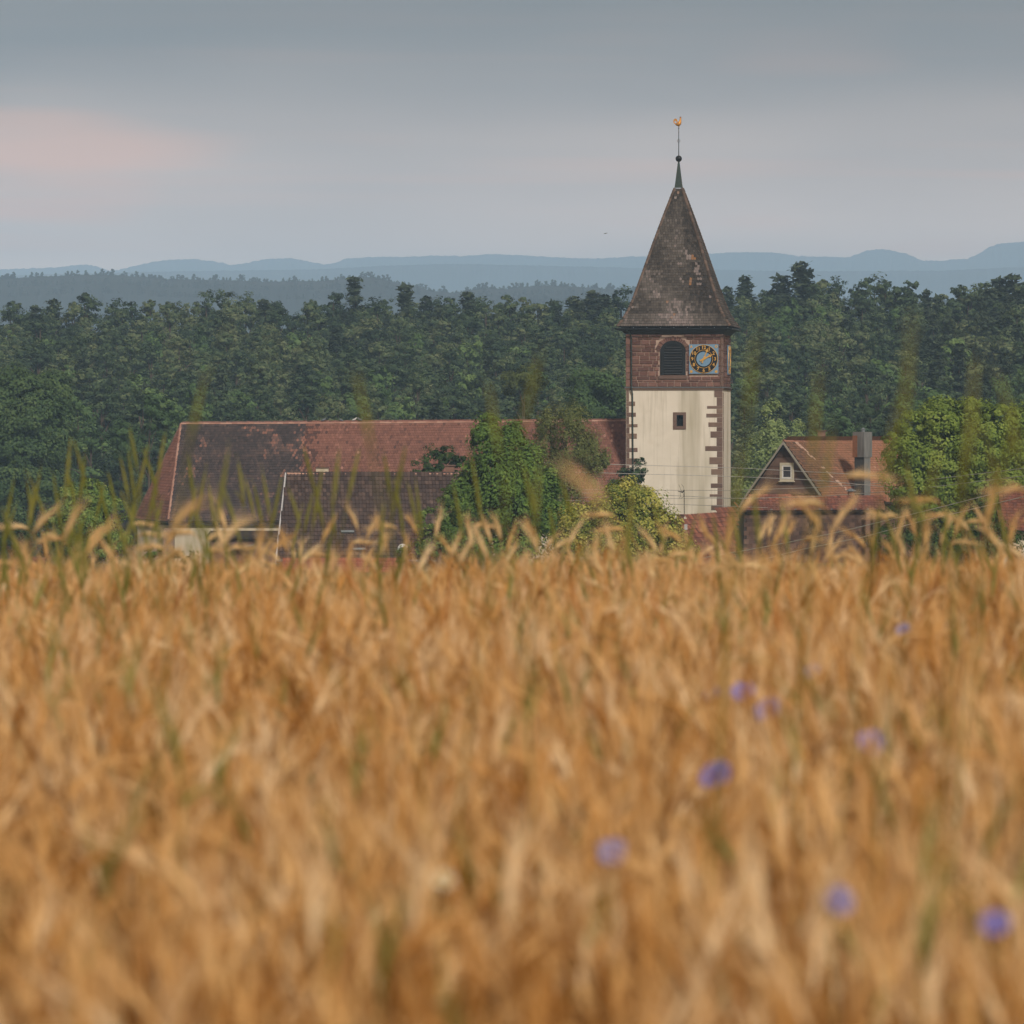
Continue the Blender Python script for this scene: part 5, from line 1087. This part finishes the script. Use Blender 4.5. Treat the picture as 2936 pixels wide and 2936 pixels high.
nn, ll = ng_.nodes.new, ng_.links.new; gi, go = nn('NodeGroupInput'), nn('NodeGroupOutput'); jn = nn('GeometryNodeJoinGeometry')
def named(n, t): a = nn('GeometryNodeInputNamedAttribute'); a.data_type = t; a.inputs['Name'].default_value = n; return [s for s in a.outputs if s.name == 'Attribute' and s.enabled][0]
for o in src[::-1]:
    oi = nn('GeometryNodeObjectInfo'); oi.inputs['Object'].default_value = o; oi.inputs['As Instance'].default_value = False; gt = nn('GeometryNodeGeometryToInstance'); ll(oi.outputs['Geometry'], gt.inputs[0]); ll(gt.outputs[0], jn.inputs[0])
ip = nn('GeometryNodeInstanceOnPoints'); ll(gi.outputs[0], ip.inputs['Points']); ll(jn.outputs[0], ip.inputs['Instance']); ip.inputs['Pick Instance'].default_value = True
ll(named('variant', 'INT'), ip.inputs['Instance Index'])
er_ = nn('FunctionNodeEulerToRotation'); ll(named('turn', 'FLOAT_VECTOR'), er_.inputs[0]); ll(er_.outputs[0], ip.inputs['Rotation']); ll(named('size', 'FLOAT'), ip.inputs['Scale'])
ll(ip.outputs[0], go.inputs[0]); mod = field.modifiers.new('plants', 'NODES'); mod.node_group = ng_

# ---------------------------------------------------------------- single stalks standing out of the field
def one_stalk(name, label, cat, group, px, py, d, mat, seed, ear, nod, side, lean=.05, er=.006, awn=.09, nleaf=1, leafmat=None, leafl=.3, nawn=16, dx=0.0, sr=.0018, aw=.0011):
    """A stalk whose highest point shows at pixel (px, py), d metres ahead, nodding towards side (+1 right, -1 left)."""
    g = np.random.default_rng(seed); tip = at(px, py, d); zb = field_z(tip.x, d); naz = (0 if side > 0 else math.pi) + g.uniform(-.5, .5)
    P, E = bent((0, 0, 0), 1.0, lean, naz, ear, nod, naz); top = max(E, key=lambda p: p[2]); H = tip.z - zb
    h = H - (top[2] - P[-1][2]); h = max(.3, h / (P[-1][2] / 1.0)); P, E = bent((0, 0, 0), h, lean, naz, ear, nod, naz); top = max(E, key=lambda p: p[2])
    base = (tip.x - top[0], d - top[1], zb)
    st, ea, lf = stalk_geo(g, base, h, lean, naz, ear, nod, naz, er=er, awn=awn, nleaf=nleaf, leafl=leafl, nawn=nawn, sr=sr, aw=aw)
    root = thing(name, label, cat, base, group); st.build('stem', mat, root); ea.build('ear', mat, root, smooth=True); lf.build('leaf', leafmat or mat, root); return root
GREENS = [  # tip px, tip py, distance, nod, side, label
 (203, 1255, 19, .25, 1, 'tall twin-leaved green rye stalk, highest over the shrub near the apse'), (212, 1262, 20, .5, -1, ''), (245, 1300, 21, .15, 1, ''), (310, 1352, 22, .3, -1, ''), (372, 1226, 20, .12, -1, 'tall green rye stalk rising in the dark gap before the apse roof'), (368, 1290, 21, .35, -1, ''),
 (408, 1284, 20, .9, -1, ''), (425, 1272, 21, .35, 1, ''), (474, 1240, 20, .3, 1, 'tall green rye stalk before the red apse tiles'), (345, 1310, 21, .2, -1, ''), (40, 1372, 20, .15, 1, ''), (76, 1378, 21, .35, -1, ''), (115, 1352, 21, .1, 1, ''), (152, 1356, 20, .3, -1, ''), (190, 1340, 20, .25, -1, ''), (5, 1455, 16, .9, -1, ''),
 (280, 1378, 22, .7, -1, ''), (345, 1405, 20, .7, -1, ''), (460, 1330, 19, .3, 1, ''), (540, 1300, 20, .25, -1, ''), (588, 1085, 11, .75, 1, 'thick blurred green ear leaning over the apse roof peak'), (655, 1290, 15, .2, 1, 'soft green rye ear before the darkest choir tiles'), (683, 1322, 20, .5, -1, ''), (590, 1345, 21, .2, 1, ''), (565, 1390, 21, .3, 1, ''), (598, 1385, 21, .4, -1, ''),
 (640, 1395, 18, .6, -1, ''), (727, 1385, 22, .3, -1, ''), (752, 1350, 21, .35, -1, ''), (808, 1365, 21, .2, 1, ''), (870, 1280, 20, .25, -1, ''), (895, 1370, 20, .2, -1, ''), (925, 1340, 19, .1, 1, ''), (972, 1292, 17, .2, 1, ''), (1030, 1288, 18, .2, 1, ''), (1100, 1300, 18, .45, -1, 'tall green rye stalk bending before the barn ridge'), (1163, 1276, 16, .15, 1, ''), (1170, 1385, 21, .35, -1, ''), (1192, 1380, 21, .2, -1, ''),
 (1100, 1440, 17, .3, 1, ''), (1020, 1062, 9.5, .12, -1, 'blurred upright green ear over the nave ridge pigeons'), (1300, 1390, 20, .4, -1, ''), (1352, 1312, 18, .35, -1, 'tall green stalk against the dark thuja'), (1400, 1098, 10, .15, -1, 'soft blurred green ear over the thuja top'), (1550, 1010, 9, .3, 1, 'large blurred green ear above the birch'), (1500, 1330, 13, .3, -1, ''), (1545, 1325, 12, .1, 1, ''), (1575, 1455, 20, .3, -1, ''),
 (1870, 1440, 19, .5, -1, ''), (1815, 1400, 13, .1, 1, ''), (2045, 1475, 18, .3, -1, ''), (2115, 1330, 10, .12, 1, 'broad blurred green blade beside the tower foot'), (2168, 960, 8, .08, 1, 'blurred green ear standing against the wood close to the belfry'), (2345, 1105, 9, .12, 1, 'blurred green ear above the brick chimney'), (2160, 1400, 14, .2, -1, ''), (2240, 1430, 18, .3, -1, ''), (2388, 1230, 11, .2, 1, ''),
 (2565, 1188, 9.5, .12, 1, 'soft green ear rising where the walnut tree begins'), (2612, 955, 7.6, .08, 1, 'tallest blurred green ear reaching into the dark spruces'), (2600, 1330, 14, .25, -1, ''), (2690, 1290, 10, .12, 1, ''), (2795, 1055, 8, .1, 1, 'blurred green ear above the crown of the walnut tree'), (2875, 1105, 8.5, .3, -1, 'blurred green ear leaning over the walnut crown near the picture edge'), (2770, 1240, 10, .1, 1, ''), (2830, 1260, 12, .2, -1, ''), (2905, 1210, 10, .4, 1, ''), (2715, 1450, 18, .2, 1, ''), (2640, 1520, 18, .2, 1, ''), (2540, 1480, 19, .5, -1, ''), (2860, 1440, 17, .2, -1, '')]
GZ = ((130, 'before the dark low bush'), (260, 'before the pale-tipped shrub'), (385, 'before the apse hip'), (520, 'before the apse corner'), (680, 'before the choir roof'), (830, 'before the white verge'), (1000, 'before the barn tiles'), (1190, 'before the barn middle'), (1330, 'before the barn chimney'), (1480, 'before the thuja'), (1640, 'before the weeping birch'), (1800, 'before the golden shrub'), (1980, 'before the cream tower'), (2130, 'before the pantiled cottage'), (2270, 'before the brown gable'), (2400, 'before the dark annex'), (2530, 'before the zinc chimney'), (2680, 'before the near walnut boughs'), (2820, 'before the walnut trunk'), (4000, 'before the far red roof'))
for i, (px, py, d, nod, side, lab) in enumerate(GREENS):
    z_ = next(t for lim, t in GZ if px < lim)
    one_stalk('rye_stalk', lab or '%s green rye stalk %s above the grain %s' % ('slender' if nod < .22 else 'bowed' if nod > .45 else 'slightly bent', 'rising high' if py < 1300 else 'standing' if py < 1380 else 'barely rising', z_), 'grass stalk', 'green rye stalks %s' % z_, px, py, min(d * 1.5, 33) if d > 12 else d * 1.15, M_GREEN_S, 500 + i, random.uniform(.22, .34) if d > 12 else .16, nod * .25, side, lean=random.uniform(.02, .2), er=.0086 if d > 12 else .0045, awn=.05, nleaf=1, leafl=.3, nawn=12)
rg = random.Random(41)
for i in range(62):                    # thinner green stalks among the raised ears
    px = rg.choice([rg.uniform(0, 600), rg.uniform(0, 900), rg.uniform(0, 1350), rg.uniform(0, 1350), rg.uniform(1350, 2936)]); py = 1590 - 230 * rg.random() ** 1.4; z_ = next(t for lim, t in GZ if px < lim)
    one_stalk('rye_stalk', 'thin green rye stalk %s among ripe ears %s' % ('half hidden' if py > 1530 else 'showing', z_), 'grass stalk', 'thin green rye stalks %s' % z_, px, py, rg.uniform(24, 35), M_GREEN_S, 1700 + i, rg.uniform(.2, .32), rg.choice([.05, .1, .2, .3]), rg.choice([-1, 1]), lean=rg.uniform(.02, .15), er=.0080, awn=.05, nleaf=2, leafl=.3, nawn=12)
RIPE = [(150, 1468, 17, 1.9, 1, 1.5, ''), (300, 1518, 15, 1.5, 1, 1.7, 'large soft ripe ear leaning across the apse wall'), (222, 1466, 15, 1.2, 1, 1.6, 'large soft ripe ear leaning before the pale-tipped shrub'), (60, 1510, 24, 2.0, -1, 1, ''), (420, 1530, 26, 2.2, 1, 1, ''), (560, 1440, 12, 1.6, 1, 1.6, 'big blurred ripe ear arching before the choir eaves'), (630, 1455, 20, .5, -1, 1.1, ''), (690, 1500, 13, 1.7, 1, 1.5, ''), (770, 1560, 28, 1.2, 1, 1, ''), (1000, 1460, 22, .9, -1, 1.2, ''), (1080, 1492, 24, 1.2, 1, 1.2, ''), (1112, 1508, 22, 2.2, -1, 1.3, 'pale ripe ear drooping in front of the barn tiles'),
        (1262, 1478, 22, .5, 1, 1.2, ''), (1340, 1500, 25, .4, -1, 1, ''), (1388, 1496, 24, .6, -1, 1.1, ''), (1420, 1490, 23, .5, -1, 1.1, ''), (1470, 1530, 26, .8, 1, 1, ''), (1655, 1372, 8, 1.9, -1, 1.0, 'large out-of-focus brown ear lying across the air before the birch'), (1742, 1474, 21, 2.4, -1, 1.2, 'pale drooping ear before the golden shrub'), (1768, 1515, 26, 2.2, -1, 1, ''), (1905, 1530, 22, .4, 1, 1.2, ''), (1968, 1545, 24, .5, -1, 1.1, ''),
        (2180, 1412, 17, 1.9, 1, 1.4, 'pale arching ear before the shingled gable'), (2240, 1515, 24, 1.0, 1, 1.1, ''), (2300, 1450, 15, 1.7, -1, 1.4, ''), (2330, 1440, 16, 2.0, -1, 1.4, ''), (2435, 1450, 16, 1.4, 1, 1.4, ''), (2470, 1362, 14, 2.4, 1, 1.5, 'tall ripe ear arching over the orange roof below the zinc chimney'), (2440, 1530, 22, 1.9, -1, 1.2, ''), (2560, 1478, 20, 2.2, -1, 1.3, ''), (2650, 1432, 17, 2.3, -1, 1.4, 'ripe ear arching over the dark shrubs under the walnut tree'), (2720, 1500, 21, .8, 1, 1.2, ''), (2760, 1470, 20, .7, 1, 1.2, ''), (2850, 1410, 14, .5, 1, 1.5, ''), (2920, 1400, 15, 2.3, -1, 1.4, 'pale ripe ear arching before the far red roof'), (2400, 1560, 26, 1.5, 1, 1, ''), (2050, 1590, 28, 1.8, -1, 1, ''), (900, 1590, 28, 2.2, 1, 1, ''), (515, 1520, 28, 1.8, 1, 1, '')]
for i, (px, py, d, nod, side, k, lab) in enumerate(RIPE):
    z_ = next(t for lim, t in GZ if px < lim)
    one_stalk('grain_stalk', lab or '%s ripe golden ear raised above the field %s' % ('drooping' if nod > 1.3 else 'tilted' if nod > .7 else 'upright', z_), 'grain stalk', 'ripe ears raised above the field %s' % z_, px, py, min(d * 1.45, 33) if d > 10 else d, M_GRAIN_S, 700 + i, .125 if d > 10 else .05, nod * (.45 if nod < 2 else .9), side, lean=random.uniform(.03, .1), er=.0105 if d > 10 else .006, awn=.10 if d > 10 else .04, nleaf=1, nawn=40, aw=.0019)
rc = random.Random(77)
for i in range(112):                    # ragged upper edge of the field
    nd = rc.choice([.1, .2, .3, .45, .65, 1.0, 1.9]); px = 5 + i * 26.5 + rc.uniform(-25, 25); py = 1622 - 125 * rc.random() ** 1.6 - (25 if px > 2150 else 0); z_ = next(t for lim, t in GZ if px < lim)
    one_stalk('grain_stalk', '%s pale ripe ear along the field edge %s' % ('hooked' if nd > 1.5 else 'bowed' if nd > .6 else 'straight', z_), 'grain stalk', 'pale ripe ears along the field edge %s' % z_, px, py, rc.uniform(25, 36), M_GRAIN_S, 1300 + i, rc.uniform(.08, .115), nd, rc.choice([-1, 1]), lean=rc.uniform(.03, .15), er=.0105, awn=.09, nleaf=1, nawn=44, aw=.0022)
RUSTL = [(955, 1515, 22, 'before the barn near its white verge'), (1192, 1470, 20, 'before the barn wall under the tiles'), (1615, 1560, 20, 'before the golden shrub'), (1835, 1560, 18, 'below the golden shrub near the tower'), (2200, 1570, 18, 'before the dark annex'), (2715, 1555, 20, 'before the shrubs under the walnut tree'), (560, 1560, 24, 'before the low brick lean-to'), (1300, 1570, 21, 'before the hedge bush at the barn corner')]
def blade(px, py, d, seed, lab, mat, L_=.3, wd=.008):
    g = np.random.default_rng(seed); tip = at(px, py, d); zb = field_z(tip.x, d); root = thing('leaf_blade', lab, 'leaf', (tip.x, d, zb), 'rust coloured leaves above the field'); lx = g.uniform(-.4, .4); c = Acc(); pts = []
    for j in range(8):
        f = j / 7.0; q = Vector((tip.x - lx * L_ * (1 - f) ** 1.3, d, tip.z - L_ * (1 - f))); w_ = wd * math.sin(math.pi * (.12 + .85 * f)) * 1.0; tw = .6 + f * 1.0; pts += [q - Vector((math.cos(tw) * w_, math.sin(tw) * w_, 0)), q + Vector((math.cos(tw) * w_, math.sin(tw) * w_, 0))]
    c.poly(pts, [(2 * j, 2 * j + 1, 2 * j + 3, 2 * j + 2) for j in range(7)]); c.build('leaf', mat, root)
    c = Acc(); b0 = Vector((tip.x - lx * L_, d, tip.z - L_)); c.tube([(b0.x, d, zb), b0], .0018, 4); c.build('stem', M_GRAIN_S, root)
for i, (px, py, d, t) in enumerate(RUSTL): blade(px, py, d, 900 + i, 'rust orange dry leaf standing up %s' % t, M_RUSTLEAF)

# ---------------------------------------------------------------- cornflowers
M_CORN = material('cornflower_blue', [(0.1, (0.16, 0.14, 0.42)), (0.9, (0.29, 0.26, 0.58))], rough=.6, scale=30, wtint=.2, wnoise=.3, transl=.25)
M_CORNF = material('faded_cornflower', [(0.1, (0.20, 0.19, 0.40)), (0.9, (0.38, 0.34, 0.52))], rough=.6, scale=30, wtint=.2, wnoise=.3, transl=.25)
M_VIO = plain('cornflower_heart', (.10, .05, .22), .7); M_WHT = plain('cream_petal', (.62, .54, .38), .6); M_YEL = plain('yellow_heart', (.55, .36, .04), .7)
SINK = {2528: 70, 2655: 6, 2138: 52, 2230: 12, 1988: 44, 2040: 48, 1808: 14, 1928: 26, 2452: -44, 1990: -12, 2075: -14, 2590: -34, 2218: -22}
def top_d(py):
    lo_, hi_ = 3.5, 34.0
    for _ in range(40):
        m_ = (lo_ + hi_) / 2; y = HOR + (EYE - (field_z(0, m_) + .93)) * F / m_
        if y > py: lo_ = m_
        else: hi_ = m_
    return (lo_ + hi_) / 2
def flower(name, cat, px, py, lab, mat, heart, size, seed, group, tilt):
    g = np.random.default_rng(seed); d = top_d(py + SINK.get(py, 22)) - .1; p = at(px, py, d); zb = field_z(p.x, d); root = thing(name, lab, cat, (p.x, d, zb), group)
    ax = Vector((math.sin(tilt) * .6, -.75, .62)).normalized(); x = ax.cross(Vector((0, 0, 1))).normalized(); y = x.cross(ax)
    c = Acc(); c.tube([(p.x - .02, d + .03, zb), (p.x, d + .02, zb + (p.z - zb) * .6), p - ax * .02], .0017, 4); c.build('stem', M_GREEN_S, root)
    c = Acc(); c.tube([p - ax * .03, p - ax * .018, p - ax * .004], [.004, .009, .007], 8); c.build('calyx', M_GREEN_S, root)
    for k in range(9):
        a = 2 * math.pi * k / 9 + g.uniform(-.15, .15); r = (x * math.cos(a) + y * math.sin(a)); t = (-x * math.sin(a) + y * math.cos(a)); L_ = size * g.uniform(.85, 1.1); c = Acc(); e = p + r * L_ + ax * L_ * .35; b0 = p + r * .003
        if heart is M_VIO: pts = [b0 - t * .0015, b0 + t * .0015] + [e + t * L_ * u + r * L_ * v for u, v in ((.42, -.12), (.36, .16), (.18, .0), (.07, .22), (-.07, .0), (-.2, .2), (-.3, .02), (-.42, .1), (-.4, -.14))]
        else: pts = [b0 - t * .002, b0 + t * .002, e + t * L_ * .22, e + r * L_ * .12, e - t * L_ * .22]
        cc = sum(pts, Vector()) / len(pts) + ax * .002; c.poly(pts + [cc], [(i, (i + 1) % len(pts), len(pts)) for i in range(len(pts))], g.random()); c.build('petal', mat, root)
    c = Acc(); c.ball(p + ax * .004, size * .33, 8, 6); c.build('heart', heart, root)
for i, (px, py, lab, f) in enumerate([(2135, 1988, 'bright violet-blue cornflower, upper one of the close pair', 0), (2205, 2040, 'bright violet-blue cornflower, lower one of the close pair', 0), (2328, 1928, 'pale faded cornflower half sunk in the grain above the pair', 1), (2495, 2138, 'wide open bright cornflower alone below and beyond the pair', 0), (2050, 2230, 'broad flat cornflower under the close pair', 0),
                                     (2590, 1808, 'small greyish cornflower farthest up the field', 1), (1758, 2452, 'drooping pale cornflower in the lower middle of the field', 1), (2855, 2655, 'cornflower nearest the corner of the field', 0), (2042, 1990, 'dim cornflower hidden in the grain beside the close pair', 1), (2400, 2590, 'faint cornflower low in the grain near the corner one', 1)]):
    flower('cornflower', 'cornflower', px, py, lab, M_CORNF if f else M_CORN, M_VIO, .026 if f else (.019 if py > 2600 else .034), 40 + i, 'cornflowers in the grain', random.uniform(-1, 1))
flower('daisy', 'daisy', 1272, 2528, 'small pale cream flower head low in the middle of the grain', M_WHT, M_YEL, .017, 71, None, .3)
# ---------------------------------------------------------------- haze
hz = Acc(); hz.box((-2400, -60, 2.5), (4800, 0, 0), (0, 12600, 0), (0, 0, 415))
hm = bpy.data.materials.new('haze'); hm.use_nodes = True; ht = hm.node_tree; ht.nodes.clear()
pv = ht.nodes.new('ShaderNodeVolumePrincipled'); pv.inputs['Color'].default_value = (*HAZECOL, 1); pv.inputs['Density'].default_value = HAZE
pv.inputs['Anisotropy'].default_value = -0.4
ho = ht.nodes.new('ShaderNodeOutputMaterial'); ht.links.new(pv.outputs[0], ho.inputs['Volume'])
tag(hz.build('haze', hm), 'thin blue summer haze over the fields and hills', 'haze', kind='stuff')
